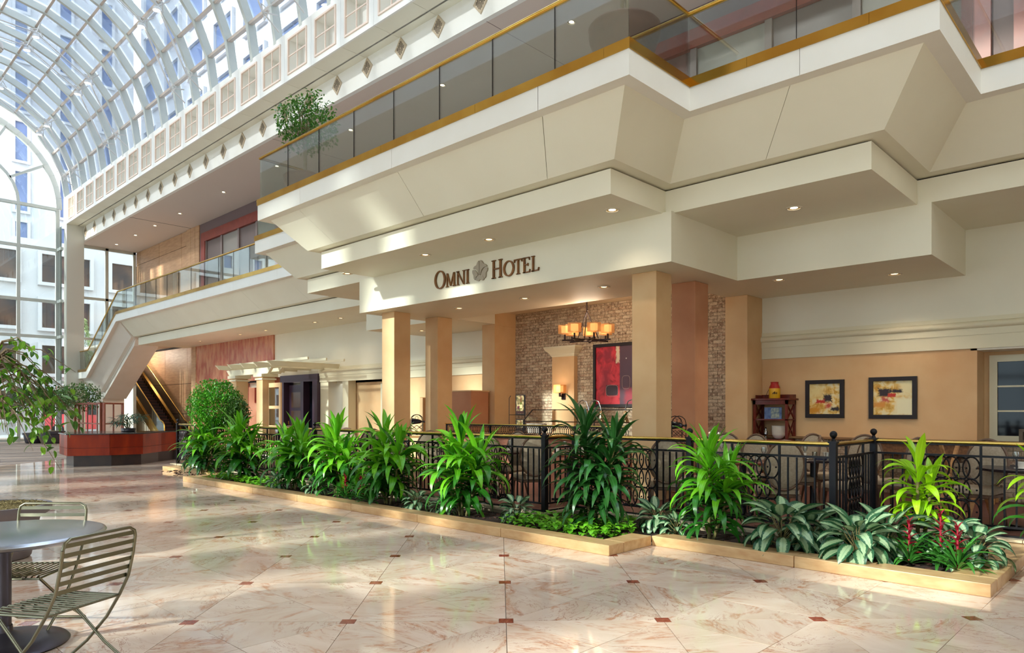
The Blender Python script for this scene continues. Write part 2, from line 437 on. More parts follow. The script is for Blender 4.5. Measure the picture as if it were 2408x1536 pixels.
# window at right in recess
w1 = struct('window_1')
def window(parent, x0, x1, z0, z1, y, nx, nz, fr=0.11, bar=0.028, matf=M_trimw, dark=None, t=0.05):
    f = MB(); f.box(x0, x0 + fr, y - t, y, z0, z1); f.box(x1 - fr, x1, y - t, y, z0, z1)
    f.box(x0 + fr, x1 - fr, y - t, y, z1 - fr, z1); f.box(x0 + fr, x1 - fr, y - t, y, z0, z0 + fr); f.build('window_frame', matf, parent)
    ax0, ax1, az0, az1 = x0 + fr, x1 - fr, z0 + fr, z1 - fr
    for i in range(1, nx): xx = ax0 + (ax1 - ax0) * i / nx; MB().box(xx - bar / 2, xx + bar / 2, y - t * 0.8, y, az0, az1).build('muntin', matf, parent)
    for j in range(1, nz): zz = az0 + (az1 - az0) * j / nz; MB().box(ax0, ax1, y - t * 0.75, y - 0.003, zz - bar / 2, zz + bar / 2).build('muntin', matf, parent)
    for i in range(nx):
        for j in range(nz):
            MB().box(ax0 + (ax1 - ax0) * i / nx, ax0 + (ax1 - ax0) * (i + 1) / nx, y - 0.01, y - 0.004, az0 + (az1 - az0) * j / nz, az0 + (az1 - az0) * (j + 1) / nz).build('pane', dark, parent)
M_darkglass = plain('dark_window_glass', (14, 16, 26), 0.06, spec=.22)
window(w1, -2.32, -0.9, 1.02, 2.46, YW + 0.56, 2, 3, dark=M_darkglass)
window(w1, -0.9, 0.5, 1.02, 2.46, YW + 0.56, 2, 3, dark=M_darkglass)
wallbox('recess_back', -2.4, 4, YW + 0.56, YW + 0.66, 0.12, 2.6, M_peach, w1)
# left return wall (plaster), inner ceiling and beams
lw = wallbox('wall_left', -13.1, -12.68, 13.07, YW + 0.3, 0.12, 4.06, M_peach)
ic = wallbox('ceiling_inner', -12.67, -6.43, 11.35, YW + 0.3, 4.06, 4.2, plain('inner_ceiling', (226, 208, 178), 0.7))
for xa, xb in ((-11.9, -10.6), (-9.6, -7.9)): wallbox('slot_diffuser', xa, xb, 12.86, 12.92, 4.052, 4.06, M_joint, ic)
# wall left of the restaurant
wl = wallbox('wall_rear', -26.15, -13.1, YW, YW + 0.4, 2.84, 4.6, M_cream)
wallbox('wall_rear_upper', -33, -13.1, YW + 0.35, YW + 0.5, 2.5, 4.6, M_cream, wl)
molding(-22.28, -13.1, 2.62 + 0.17, wl)
wallbox('plaster_band', -18.0, -13.1, YW, YW + 0.4, 0.12, 2.55, M_peach, wl)
wallbox('plaster_recess', -20.6, -18.0, YW + 0.35, YW + 0.5, 0.12, 2.6, M_peach, wl)
wallbox('white_jamb', -22.28, -21.85, YW, YW + 0.3, 0.0, 2.6, M_trimw, wl)
wallbox('white_jamb', -20.85, -20.5, YW, YW + 0.3, 0.0, 2.6, M_trimw, wl)
wallbox('dark_passage', -21.85, -20.85, YW + 0.8, YW + 0.9, 0.0, 2.6, plain('passage_dark', (26, 20, 30), 0.8), wl)
wallbox('passage_jamb', -21.85, -21.75, YW, YW + 0.8, 0.0, 2.6, M_trimw, wl)
wf = struct('window_2'); window(wf, -19.05, -18.05, 0.9, 2.45, YW + 0.34, 2, 4, dark=plain('amber_glass', (112, 84, 50), 0.1, spec=0.8))
wallbox('lower_wall_panel', -19.05, -18.05, YW + 0.30, YW + 0.36, 0.1, 0.9, M_trimw, wf)
# dark purple entrance
M_purple = plain('aubergine_paint', (62, 44, 62), 0.35)
d1 = struct('door_1')
wallbox('door_head', -25.0, -22.3, YW - 0.10, YW + 0.3, 2.6, 2.86, M_purple, d1)
wallbox('door_jamb', -25.0, -24.72, YW - 0.10, YW + 0.3, 0, 2.6, M_purple, d1)
wallbox('door_jamb', -23.55, -23.35, YW - 0.06, YW + 0.3, 0, 2.6, M_purple, d1)
wallbox('door_jamb', -22.62, -22.3, YW - 0.12, YW + 0.3, 0, 2.6, M_purple, d1)
wallbox('side_light', -23.35, -22.62, YW + 0.2, YW + 0.24, 0, 2.6, M_darkglass, d1)
wallbox('door_back', -25, -22.3, YW + 0.9, YW + 1.0, 0, 2.8, plain('interior_dark', (52, 38, 36), 0.8), d1)
leaf = wallbox('door_leaf', -24.72, -23.55, YW + 0.12, YW + 0.17, 0, 2.5, M_purple, d1)
for zz in (0.25, 0.95, 1.65): wallbox('door_panel', -24.5, -23.75, YW + 0.10, YW + 0.12, zz, zz + 0.58, plain('door_panel_glass', (92, 66, 50), 0.15, spec=0.8), leaf)
MB().tube([(-24.62, YW + 0.11, 1.0), (-24.62, YW + 0.05, 1.02), (-24.62, YW + 0.05, 1.14)], 0.015).build('door_handle', M_brass, d1, True)
# rose marble shopfront
sf = wallbox('wall_marble', -33.0, -25.6, YW - 0.06, YW + 0.3, 2.75, 4.55, M_pinkmarble)
for xa, xb in ((-33.0, -31.2), (-29.0, -28.4), (-25.98, -25.5)): wallbox('marble_pier', xa, xb, YW - 0.05, YW + 0.3, 0, 2.75, M_pinkmarble, sf)
wallbox('shop_back', -31.2, -25.9, YW + 2.0, YW + 2.1, 0, 1.55, plain('shop_white', (246, 244, 240), 0.6), sf)
wallbox('shop_counter_red', -31.2, -25.9, YW + 1.9, YW + 2.0, 1.9, 2.75, plain('shop_red', (122, 34, 24), 0.4), sf)
wallbox('shop_frame', -31.2, -25.9, YW + 0.05, YW + 0.12, 2.68, 2.75, M_joint, sf)
wallbox('shop_side', -31.25, -31.15, YW + 0.3, YW + 2.1, 0, 2.75, plain('shop_side_wall', (200, 150, 120), 0.7), sf)
wallbox('shop_ceiling', -31.2, -25.9, YW + 0.3, YW + 2.1, 2.75, 2.8, M_soffit, sf)
shl = bpy.data.lights.new('shop_light', 'POINT'); shl.energy = 90; shl.shadow_soft_size = .1; sho = bpy.data.objects.new('shop_light', shl); COL.objects.link(sho); sho.location = (-28.5, YW + 1.1, 2.7)
# wood panelled walls (lower alcove and upper level)
lwd = wallbox('wall_alcove', -47, -32.9, 15.45, 15.7, 0, 5.2, M_joint)
for k, (xa, xb) in enumerate(((-47, -45.6), (-45.6, -42.4), (-42.4, -39.2), (-39.2, -38.4))):
    for za, zb in ((0, 1.35), (1.35, 3.0), (3.0, 5.0)): wallbox('wood_panel', xa + 0.012, xb - 0.012, 15.43, 15.47, za + 0.012, zb - 0.012, M_woodpink, lwd)
for xa in (-38.4, -37.6, -36.8, -36.0, -35.2, -34.4, -33.6): wallbox('wood_panel', xa + 0.008, xa + 0.79, 15.42, 15.46, 0.01, 5.0, M_woodpink, lwd)
wallbox('alcove_return', -33.05, -32.9, YW, 15.5, 0, 4.6, M_woodpink, lwd)
wallbox('corner_pilaster', -33.4, -32.9, YW - 0.08, YW + 0.2, 0, 4.5, M_woodpink, lwd)
ZC = 10.05
wu = wallbox('wall_upper', -40.9, 8, YW + 0.03, YW + 0.3, 5.6, ZC + 0.7, M_joint)
xs_ = [-40.9, -40.3, -37.6, -34.75, -34.05]
for k in range(4):
    for za, zb in ((5.85, 9.35), (9.35, ZC)): wallbox('wood_panel', xs_[k] + 0.012, xs_[k + 1] - 0.012, YW, YW + 0.04, za + 0.012, zb - 0.012, M_woodpink, wu)
for xa, xb in ((-34.05, -33.55), (-33.55, -33.05), (-33.05, -32.6)): wallbox('wood_panel', xa + 0.008, xb - 0.008, YW - 0.05, YW + 0.04, 5.86, ZC, M_woodpink, wu)
wallbox('mauve_panel', -32.6, 8, YW - 0.01, YW + 0.04, 9.58, ZC, M_mauve, wu)
for xa in (-32.6, -25.0, -17.4, -9.8, -2.2):
    wallbox('red_frame_head', xa + 0.3, xa + 7.6, YW - 0.10, YW + 0.02, 9.18, 9.58, M_redwood, wu)
    wallbox('mauve_panel', xa, xa + 0.3, YW - 0.01, YW + 0.03, 5.85, 9.58, M_mauve, wu)
    wallbox('red_frame_post', xa + 0.3, xa + 0.72, YW - 0.10, YW + 0.02, 5.85, 9.18, M_redwood, wu)
    wallbox('red_frame_post', xa + 7.2, xa + 7.6, YW - 0.10, YW + 0.02, 5.85, 9.18, M_redwood, wu)
    for k in range(4):
        x = xa + 0.72 + 1.62 * k
        wallbox('screen_panel', x + 0.02, x + 1.6, YW - 0.0, YW + 0.03, 5.85, 9.17, M_greyp if k % 2 else plain('grey_screen_dark', (112, 96, 92), 0.4), wu)
        wallbox('screen_mullion', x - 0.07, x + 0.07, YW - 0.06, YW, 5.85, 9.18, plain('grey_mullion', (140, 124, 120), 0.5), wu)
# ---- upper ceiling, vent face, soffit, bulkhead
cu = wallbox('ceiling', -40.9, 8, 10.72, YW + 0.05, ZC, ZC + 0.1, M_ceil)
wallbox('ceiling_joint', -33.5, -33.47, 10.7, YW, ZC - 0.004, ZC, M_joint, cu)
for xj in (-20.6, -11.0, -6.7): wallbox('ceiling_joint', xj, xj + 0.012, 10.7, YW, ZC - 0.003, ZC, M_mauve, cu)
vf = wallbox('wall_vent_face', -40.9, 8, 10.6, 10.72, ZC, 10.80, M_white)
MODS = [-38.84 + 1.4215 * k for k in range(32)]
blk = struct('wall_bulkhead')
YB = 9.83; ZB0, ZB1 = 10.74, 12.10
pan = MB(); hw, hz0, hz1 = 0.475, 10.92, 11.86
pan.box(-0.708, -hw, 0, 0.05, ZB0, ZB1); pan.box(hw, 0.708, 0, 0.05, ZB0, ZB1); pan.box(-hw, hw, 0, 0.05, ZB0, hz0); pan.box(-hw, hw, 0, 0.05, hz1, ZB1)
pan.box(-hw, hw, 0.42, 0.44, hz0, hz1); pan.box(-hw - .02, -hw, 0.05, 0.42, hz0, hz1); pan.box(hw, hw + .02, 0.05, 0.42, hz0, hz1)
pan.box(-hw, hw, 0.05, 0.42, hz0 - .02, hz0); pan.box(-hw, hw, 0.05, 0.42, hz1, hz1 + .02)
me_pan = pan.mesh('fascia_panel', M_white)
M_pinkfr = plain('pink_white_frame', (236, 214, 198), 0.5)
fr = MB(); e = 0.035
fr.box(-hw - e, -hw + .012, -0.03, 0.02, hz0 - e, hz1 + e); fr.box(hw - .012, hw + e, -0.03, 0.02, hz0 - e, hz1 + e)
fr.box(-hw + .012, hw - .012, -0.03, 0.02, hz0 - e, hz0 + .012); fr.box(-hw + .012, hw - .012, -0.03, 0.02, hz1 - .012, hz1 + e)
fr.box(-0.016, 0.016, -0.015, 0.012, hz0, hz1); fr.box(-hw, hw, -0.014, 0.010, 11.374, 11.406)
me_fr = fr.mesh('window_frame', M_pinkfr)
me_sp = MB().box(-0.706, 0.706, 0.05, 0.77, 0, 0.05).mesh('soffit_panel', M_cream)
for x in MODS:
    inst('fascia_panel', me_pan, blk, (x, YB, 0)); inst('window_frame', me_fr, blk, (x, YB, 0)); inst('soffit_panel', me_sp, blk, (x, YB, ZB0))
MB().box(-40.25, -39.56, YB, YB + 0.05, ZB0, ZB1).build('fascia_panel', M_white, blk)
MB().box(-40.25, -39.56, YB + .05, 10.6, ZB0, ZB0 + .05).build('soffit_panel', M_cream, blk)
MB().box(-40.25, 8, YB + 0.05, 11.0, ZB1 - 0.06, ZB1).build('bulkhead_top', M_white, blk)
MB().box(-40.25, 8, YB + 0.5, YB + 0.55, ZB0, ZB1).build('bulkhead_core', M_white, blk)
# diamond air vents
M_vent = plain('vent_beige', (196, 178, 152), 0.5); M_vdark = plain('vent_slot', (60, 50, 44), 0.8)
vroot = thing('air_vent', 'small beige diamond air vent below the row of square bulkhead windows', 'vent', group='diamond air vents under the bulkhead')
R_ = 0.235; mb = MB().xzprism([(-R_, 0), (0, -R_ * 1.15), (R_, 0), (0, R_ * 1.15)], -0.022, 0.0); mb.build('vent_plate', M_vent, vroot)
mb = MB()
for i in range(-3, 4):
    for j in range(-6, 7):
        x, z = i * 0.042, j * 0.027
        if abs(x) / R_ + abs(z) / (R_ * 1.15) < 0.72 and not (abs(x) < .03 and abs(z) < .02): mb.box(x - .0105, x + .0105, -0.028, -0.020, z - .0075, z + .0075)
tag(mb.build('vent_slots', M_vdark, vroot), kind='stuff')
tr = record(vroot)
for k, x in enumerate([-39.65 + 1.4215 * i for i in range(24)]):
    o = vroot if k == 0 else dup(tr, (x, 10.6, 10.455), 0)
    o.location = (x + 0.16, 10.6, 10.455)
# ---- level-two slab and its stepped white fascias
def step_pts(o, back=YW):
    return [(-34.1, 10.33 + o), (-16.84 + o, 10.33 + o), (-16.84 + o, 8.28 + o), (-13.87 + o, 8.28 + o), (-13.87 + o, 6.88 + o), (-4.68 - o, 6.88 + o),
            (-4.68 - o, 8.28 + o), (-1.81 - o, 8.28 + o), (-1.81 - o, 10.33 + o), (8, 10.33 + o)]
def closed_pts(o): return step_pts(o) + [(8, YW), (-34.1, YW)]
bal = struct('balcony')
MB().prism(closed_pts(0.03), 5.485, 5.85).build('balcony_slab', M_white, bal)
def lerp(a, b, t): return tuple(a[i] + (b[i] - a[i]) * t for i in range(len(a)))
def band_panels(name, o0, z0, o1, z1, cuts, mat, th, gap=0.004):
    "panels hung along the stepped edge; o0/z0 lower line, o1/z1 upper line"
    A, B = step_pts(o0), step_pts(o1); A2, B2 = step_pts(o0 + th), step_pts(o1 + th)
    for s_ in range(len(A) - 1):
        ts = [0.0] + cuts.get(s_, []) + [1.0]
        L = math.dist(A[s_], A[s_ + 1])
        for k in range(len(ts) - 1):
            t0 = ts[k] + (gap / L if k > 0 else 0); t1 = ts[k + 1] - (gap / L if k < len(ts) - 2 else 0)
            def q(P, t, z): p = lerp(P[s_], P[s_ + 1], t); return (p[0], p[1], z)
            lo0, lo1, hi1, hi0 = q(A, t0, z0), q(A, t1, z0), q(B, t1, z1), q(B, t0, z1)
            l0, l1, h1, h0 = q(A2, t0, z0), q(A2, t1, z0), q(B2, t1, z1), q(B2, t0, z1)
            MB().add([lo0, lo1, hi1, hi0, l0, l1, h1, h0], [(0, 1, 2, 3), (7, 6, 5, 4), (0, 4, 5, 1), (3, 2, 6, 7), (1, 5, 6, 2), (0, 3, 7, 4)]).build(name, mat, bal)
cuts = {0: [0.16, 0.33, 0.5, 0.67, 0.84], 4: [0.185, 0.50, 0.845], 6: [0.5], 8: [0.3, 0.6]}
band_panels('fascia_panel', 0.0, 5.48, 0.0, 5.79, cuts, M_white, 0.03)
band_panels('flare_panel', 0.73, 4.86, 0.19, 5.485, {0: [0.16, 0.33, 0.5, 0.67, 0.84], 4: [0.13, 0.49, 0.85], 6: [0.5], 8: [0.3, 0.6]}, M_cream, 0.05)
band_panels('brass_band', -0.015, 5.79, -0.015, 5.915, {0: [k / 12 for k in range(1, 12)], 4: [0.235, 0.47, 0.715, 0.96], 6: [0.27, 0.76], 8: [0.3, 0.6]}, M_brass, 0.05, 0.0015)
MB().prism(closed_pts(0.735), 4.862, 5.485).build('balcony_core', M_cream, bal)
MB().prism(closed_pts(0.99), 4.80, 4.862).build('shadow_gap', M_joint, bal)
MB().prism(closed_pts(0.93), 4.49, 4.835).build('lower_band', M_cream, bal)
MB().prism([(-16.32, 11.25), (-13.5, 11.25), (-13.5, 9.12), (-5.46, 9.12), (-5.46, 11.25), (-2.56, 11.25), (-2.56, 13.4), (-6.43, 13.4), (-6.43, 11.35), (-12.67, 11.35), (-12.67, 13.4), (-16.32, 13.4)], 3.75, 4.50).build('sign_fascia', M_cream, bal)
# stair coming down from the landing, same section
def prof(o, z): return (10.33 + o, z)
SEC = [(10.33, 5.79, 0), (10.33, 5.48, 0), (10.36, 5.48, 0), (10.52, 5.48, .10), (11.06, 4.86, .30), (11.20, 4.86, .30), (11.20, 4.82, .32), (11.32, 4.82, .34), (11.32, 4.80, .34), (11.26, 4.80, .36), (11.26, 4.49, .56), (12.3, 4.49, .56), (12.3, 5.79, 0)]
rings = []
for xx, dz in ((-34.1, 0), (-38.45, -2.36), (-39.9, -2.36)):
    rings.append([(xx - sh, y, z + dz) for y, z, sh in SEC])
st = MB().sweep(rings).build('stair_flight', M_white); tag(st, kind='structure')
MB().sweep([[(x, 10.315, z + a) for a in (5.79, 5.915)][::1] + [(x, 10.36, z + a) for a in (5.915, 5.79)] for x, z in ((-34.1, 0), (-38.45, -2.36), (-39.9, -2.36))]).build('brass_band', M_brass, st)
wallbox('stair_support', -40.3, -39.3, 11.3, 12.3, 0, 2.15, M_white, st)
for k in range(13):
    x = -34.1 - 0.335 * k; MB().box(x - 0.335, x, 10.4, 12.2, 5.79 - 0.182 * (k + 1), 5.79 - 0.182 * (k + 1) + .15).build('stair_tread', M_ledge, st)
# ---- peach columns
i_ = 0
CL = {(-5.98, 9.54): 'square peach plaster column nearest the railing, beside the hotel lettering', (-5.98, 10.76): 'square rust-tinted plaster column between the two right-hand peach columns',
      (-5.98, 12.74): 'square orange plaster column standing against the wall by the red cabinet', (-12.66, 9.46): 'square pale yellow column at the far end of the hotel sign, sunlit in front',
      (-12.66, 10.72): 'square tan column just behind the sunlit yellow column'}
M_peach2 = plain('rust_plaster', (206, 150, 114), 0.75, c2=(190, 130, 96), scale=1.2, bmp=0.15, bscale=25)
for (x, y), lab in CL.items():
    m = M_peach2 if y == 10.76 and x > -8 else M_peach
    o = MB().box(-0.455, 0, 0, 0.655 if y == 12.74 else 0.455, 0, 3.63).build('plaster_column', m, None, loc=(x, y, 0.12), bevel=0.01)
    tag(o, lab, 'column', kind='thing')
tag(MB().box(-0.455, 0, 0, 0.78, 0, 3.63).build('wall_pier', M_peach, None, loc=(-12.67, 12.62, 0.12)), kind='structure')
tag(MB().box(-0.40, 0.012, 0.01, 0.77, 3.60, 3.94).build('wall_pier_top', M_peach, None, loc=(-12.67, 12.62, 0.12)), kind='structure')
# ---- glass balustrades
M_rail = M_brass
def balustrade(path, labels, label, zs=5.90, ht=0.90, pane=1.148, slope=None):
    t = thing('glass_balustrade', label, 'railing', (path[0][0], path[0][1], zs))
    O = Vector((path[0][0], path[0][1], zs))
    P3 = [Vector((p[0], p[1], p[2] if len(p) > 2 else zs)) for p in path]
    for a, b in zip(P3[:-1], P3[1:]):
        L = (b - a).length; k = max(1, round(L / pane)); d = (b - a) / k; n = Vector((-d.y, d.x, 0)).normalized() * 0.006
        for i in range(k):
            e = d.normalized() * 0.004
            p, q = a + d * i + e - O, a + d * (i + 1) - e - O; up = Vector((0, 0, ht))
            MB().add([p - n, q - n, q + n, p + n, p - n + up, q - n + up, q + n + up, p + n + up], [(0, 3, 2, 1), (4, 5, 6, 7), (0, 1, 5, 4), (1, 2, 6, 5), (2, 3, 7, 6), (3, 0, 4, 7)]).build('glass_pane', M_glassb, t)
            if i:
                MB().add([p - n * 1.2 - e, p + n * 1.2 - e, p + n * 1.2, p - n * 1.2, p - n * 1.2 - e + up, p + n * 1.2 - e + up, p + n * 1.2 + up, p - n * 1.2 + up], [(0, 3, 2, 1), (4, 5, 6, 7), (0, 1, 5, 4), (1, 2, 6, 5), (2, 3, 7, 6), (3, 0, 4, 7)]).build('pane_seam', M_joint, t)
    MB().tube([p - O + Vector((0, 0, ht + 0.02)) for p in P3], 0.032, 10).build('handrail', M_brass, t, True)
    return t
balustrade([(-13.96, 8.38), (-13.96, 6.98), (-4.75, 6.98)], None, 'long glass and brass balustrade above the hotel lettering')
balustrade([(-4.75, 6.98), (-4.75, 8.38), (-1.9, 8.38)], None, 'glass balustrade stepping back beside the big terracotta pot', pane=1.43)
balustrade([(-1.9, 8.38), (-1.9, 10.43), (7.0, 10.43)], None, 'glass balustrade at the upper corner right of the stepped fascias', pane=1.43)
balustrade([(-16.9, 10.43), (-16.9, 8.38), (-13.96, 8.38)], None, 'short glass balustrade set back behind the long one', pane=1.43)
balustrade([(-39.9, 10.43, 3.55), (-38.5, 10.43, 3.55), (-34.2, 10.43, 5.9), (-17.0, 10.43, 5.9)], None, 'glass and brass balustrade running along the landing and down the white stair')
# ---- vault
vault = struct('skylight_vault')
YV, ZV, RV = 5.45, 11.9, 4.4
ANG = [math.radians(1.5 + 14.2 * k) for k in range(13)]
def vp(r, k): return (YV + r * math.cos(ANG[k]), ZV + r * math.sin(ANG[k]))
rib = []
for k in range(13):
    a, b = vp(RV + 0.0, k), vp(RV + 0.24, k)
    rib.append([(-0.055, a[0], a[1]), (0.055, a[0], a[1]), (0.055, b[0], b[1]), (-0.055, b[0], b[1])])
fl = []
for k in range(13):
    a, b = vp(RV - 0.02, k), vp(RV + 0.0, k)
    fl.append([(-0.07, a[0], a[1]), (0.07, a[0], a[1]), (0.07, b[0], b[1]), (-0.07, b[0], b[1])])
me_rib = MB().sweep(rib).sweep(fl).mesh('rib', M_steelw)
RX = [-40.1 + 1.4215 * k for k in range(32)]
for x in RX: inst('rib', me_rib, vault, (x, 0, 0))
for k in range(1, 12):
    a = vp(RV + 0.10, k); c, s_ = math.cos(ANG[k]), math.sin(ANG[k])
    M = Matrix(((1, 0, 0), (0, c, -s_), (0, s_, c)))
    MB().cbox((-18.0, a[0], a[1]), 44.6, 0.15, 0.075, M).build('purlin', M_purlin, vault)
np_ = 0; restp = MB(); restq = MB()
for k in range(12):
    a, b = vp(RV + 0.26, k), vp(RV + 0.26, k + 1); a2, b2 = vp(RV + 0.275, k), vp(RV + 0.275, k + 1)
    pm = MB().add([(-0.68, *a), (0.68, *a), (0.68, *b), (-0.68, *b), (-0.68, *a2), (0.68, *a2), (0.68, *b2), (-0.68, *b2)], [(0, 1, 2, 3), (4, 7, 6, 5), (0, 4, 5, 1), (1, 5, 6, 2), (2, 6, 7, 3), (3, 7, 4, 0)])
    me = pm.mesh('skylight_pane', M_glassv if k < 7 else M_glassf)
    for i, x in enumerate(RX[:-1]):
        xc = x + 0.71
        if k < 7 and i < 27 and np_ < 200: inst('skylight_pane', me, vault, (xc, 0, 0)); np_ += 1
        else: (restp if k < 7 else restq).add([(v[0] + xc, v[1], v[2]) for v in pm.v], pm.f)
tag(restp.build('far_skylight_pane', M_glassv, vault), kind='stuff'); tag(restq.build('sun_dimming_skylight_pane', M_glassf, vault), kind='stuff')
# unseen other long side: matching bulkhead, glazed wall, piers shaped to band the sunlight
oth = struct('wall_opposite')
MB().box(-40.9, 8, 0.6, 1.06, 10.74, 12.1).build('bulkhead', M_white, oth)
MB().box(-40.9, 8, -6.2, 0.6, 10.9, 11.0).build('aisle_roof', M_white, oth)
mb = MB(); mb.box(-13.5, 8, -6.5, -5.9, 6.9, 10.9)  # unseen solid upper part, placed to keep sun off the nearer columns
k = 0; x = -40.9
while x < 8:
    w = 1.35 if x > -24 else (0.5, 1.1, 0.35, 0.8)[k % 4]
    mb.box(x, x + w, -6.5, -5.9, 0, 10.9 if x < -13.5 else 6.9); x += w + (1.45 if x > -24 else (0.6, 0.9, 0.4)[k % 3]); k += 1
mb.build('sun_band_pier', M_white, oth)
mb = MB()
for zz in (0.1, 2.9, 5.2, 7.9, 10.7): mb.box(-40.9, 8, -6.27, -6.13, zz - .06, zz + .06)
mb.build('mullion', M_steelw, oth)
MB().box(-40.9, 8, -6.22, -6.21, 0, 10.9).build('glazing', M_glassw, oth)
rw = wallbox('wall_right', 8, 8.3, -6.5, YW, 0, 17, M_cream)
# ---- glazed end wall
ew = struct('window_3')
XE_ = -40.9
def bar(y0, z0, y1, z1, w=0.14, d=0.16, name='mullion'):
    MB().beam((XE_, y0, z0), (XE_, y1, z1), w, d, up=(1, 0, 0)).build(name, M_steelw, ew)
for zz in (11.62, 9.58, 6.98, 5.2, 2.95, 0.08): bar(-6, zz, 9.72, zz, d=0.18 if zz > 11 else 0.14)
for yy in (8.08, 5.45, 2.8, 0.0, -3.0): bar(yy, 0, yy, 11.6)
bar(9.72, 0, 9.72, 11.6, 0.16)
arc = [(XE_, YV + 4.33 * math.cos(PI * k / 24), 11.65 + 4.2 * math.sin(PI * k / 24)) for k in range(25)]
for k in range(24): MB().beam(arc[k], arc[k + 1], 0.25, 0.22, up=(1, 0, 0)).build('arch_frame', M_steelw, ew)
arc2 = [(XE_, YV + 2.62 * math.cos(PI * k / 16), 11.65 + 2.3 * math.sin(PI * k / 16)) for k in range(17)]
for k in range(16): MB().beam(arc2[k], arc2[k + 1], 0.14, 0.16, up=(1, 0, 0)).build('arch_mullion', M_steelw, ew)
for ag in (30, 60, 90, 120, 150):
    c, s_ = math.cos(math.radians(ag)), math.sin(math.radians(ag)); bar(YV + 2.62 * c, 11.65 + 2.3 * s_, YV + 4.3 * c, 11.65 + 4.15 * s_, 0.1)
yb_ = [-6, -3.0, 0.0, 2.8, 5.45, 8.08, 9.72]; zb_ = [0.08, 2.95, 5.2, 6.98, 9.58, 11.62]
for i in range(6):
    for j in range(5): MB().box(XE_ - .005, XE_ + .005, yb_[i], yb_[i + 1], zb_[j], zb_[j + 1]).build('pane', M_glassw, ew)
pl = [(YV + 4.3 * math.cos(PI * k / 24), 11.65 + 4.15 * math.sin(PI * k / 24)) for k in range(25)]
MB().add([(XE_, y, z) for y, z in pl], [tuple(range(25))]).build('pane', M_glassw, ew)
# glazed return beside the big white column, then wall glazing behind the stair
for zz in (9.58, 6.98, 5.2, 2.95): MB().box(-40.9, -40.2, 9.68, 9.82, zz - .07, zz + .07).build('mullion', M_steelw, ew)
MB().box(-40.85, -40.2, 9.745, 9.755, 0, 10.7).build('pane', M_glassw, ew)
MB().box(-40.55, -40.5, 9.7, 9.8, 0, 10.7).build('mullion', M_steelw, ew)
colm = MB().box(-40.2, -39.75, 9.84, 10.6, 0, 10.74).build('white_pillar', plain('column_enamel', (214, 212, 200), 0.25, spec=0.6), None); tag(colm, 'tall glossy white square pillar between the arched end wall and the stair', 'pillar', kind='thing')
ew2 = struct('window_4')
for yy in (10.66, 11.95, 13.3): MB().box(XE_ - .08, XE_ + .08, yy - .07, yy + .07, 0, ZC).build('mullion', M_steelw, ew2)
for zz in (0.08, 2.95, 5.24, 7.34, 9.98): MB().box(XE_ - .08, XE_ + .08, 10.7, 13.35, zz - .06, zz + .06).build('mullion', M_steelw, ew2)
zz_ = [0.08, 2.95, 5.24, 7.34, 9.98]
for i, (ya, yb2) in enumerate(((10.66, 11.95), (11.95, 13.3))):
    for j in range(4): MB().box(XE_ - .005, XE_ + .005, ya, yb2, zz_[j], zz_[j + 1]).build('pane', M_glassw, ew2)
wallbox('alcove_ceiling', -47, -32.9, 12.3, 15.6, 5.1, 5.2, M_ceil, lwd)
wallbox('alcove_end', -47.2, -47, YW, 15.6, 0, 5.2, M_cream, lwd)
wallbox('alcove_near', -47, -41.0, YW - .1, YW, 0, 5.2, M_cream, lwd)
# ---- outside: paving and neighbouring buildings
for ax in (-33.7, -44.5):
    al = bpy.data.lights.new('alcove_fill', 'POINT'); al.energy = 90; al.shadow_soft_size = .08; al.color = (1, .9, .78); alo = bpy.data.objects.new('alcove_fill', al); COL.objects.link(alo); alo.location = (ax, 14.0, 4.9)  # unseen fill lights added to brighten the escalator alcove
tag(MB().box(-140, 60, -80, 90, -0.3, -0.07).build('outside_ground', M_asph), kind='structure')
def building(label, x0, x1, y0, y1, h, face, cols, rows, ww, wh, c0, r0, cs, rs, matg):
    t = thing('office_building', label, 'building', ((x0 + x1) / 2, (y0 + y1) / 2, -0.1))
    O = Vector(t.location)
    MB().box(x0 - O.x, x1 - O.x, y0 - O.y, y1 - O.y, 0, h).build('wall', M_bldg, t)
    fw = MB(); e = 0.22
    if face == '+x':
        fw.box(-0.05, 0.28, -ww / 2 - e, -ww / 2, -wh / 2 - e, wh / 2 + e).box(-0.05, 0.28, ww / 2, ww / 2 + e, -wh / 2 - e, wh / 2 + e).box(-0.05, 0.28, -ww / 2, ww / 2, -wh / 2 - e, -wh / 2).box(-0.05, 0.28, -ww / 2, ww / 2, wh / 2, wh / 2 + e)
        pn = MB().box(0.0, 0.05, -ww / 2, ww / 2, -wh / 2, wh / 2)
    else:
        fw.box(-ww / 2 - e, -ww / 2, -0.28, 0.05, -wh / 2 - e, wh / 2 + e).box(ww / 2, ww / 2 + e, -0.28, 0.05, -wh / 2 - e, wh / 2 + e).box(-ww / 2, ww / 2, -0.28, 0.05, -wh / 2 - e, -wh / 2).box(-ww / 2, ww / 2, -0.28, 0.05, wh / 2, wh / 2 + e)
        pn = MB().box(-ww / 2, ww / 2, -0.05, 0.0, -wh / 2, wh / 2)
    mf, mp = fw.mesh('window', M_bldg), pn.mesh('pane', matg)
    for i in range(cols):
        for j in range(rows):
            z = r0 + rs * j
            loc = (x1 - O.x, c0 + cs * i - O.y, z) if face == '+x' else (c0 + cs * i - O.x, y0 - O.y, z)
            w = inst('window', mf, t, loc); inst('pane', mp, w)
    return t
building('white office block with brown windows beyond the glazed end wall', -72, -56, -14, 30, 13.2, '+x', 10, 4, 2.9, 1.9, -12, 2.0, 4.3, 3.1, M_bglass)
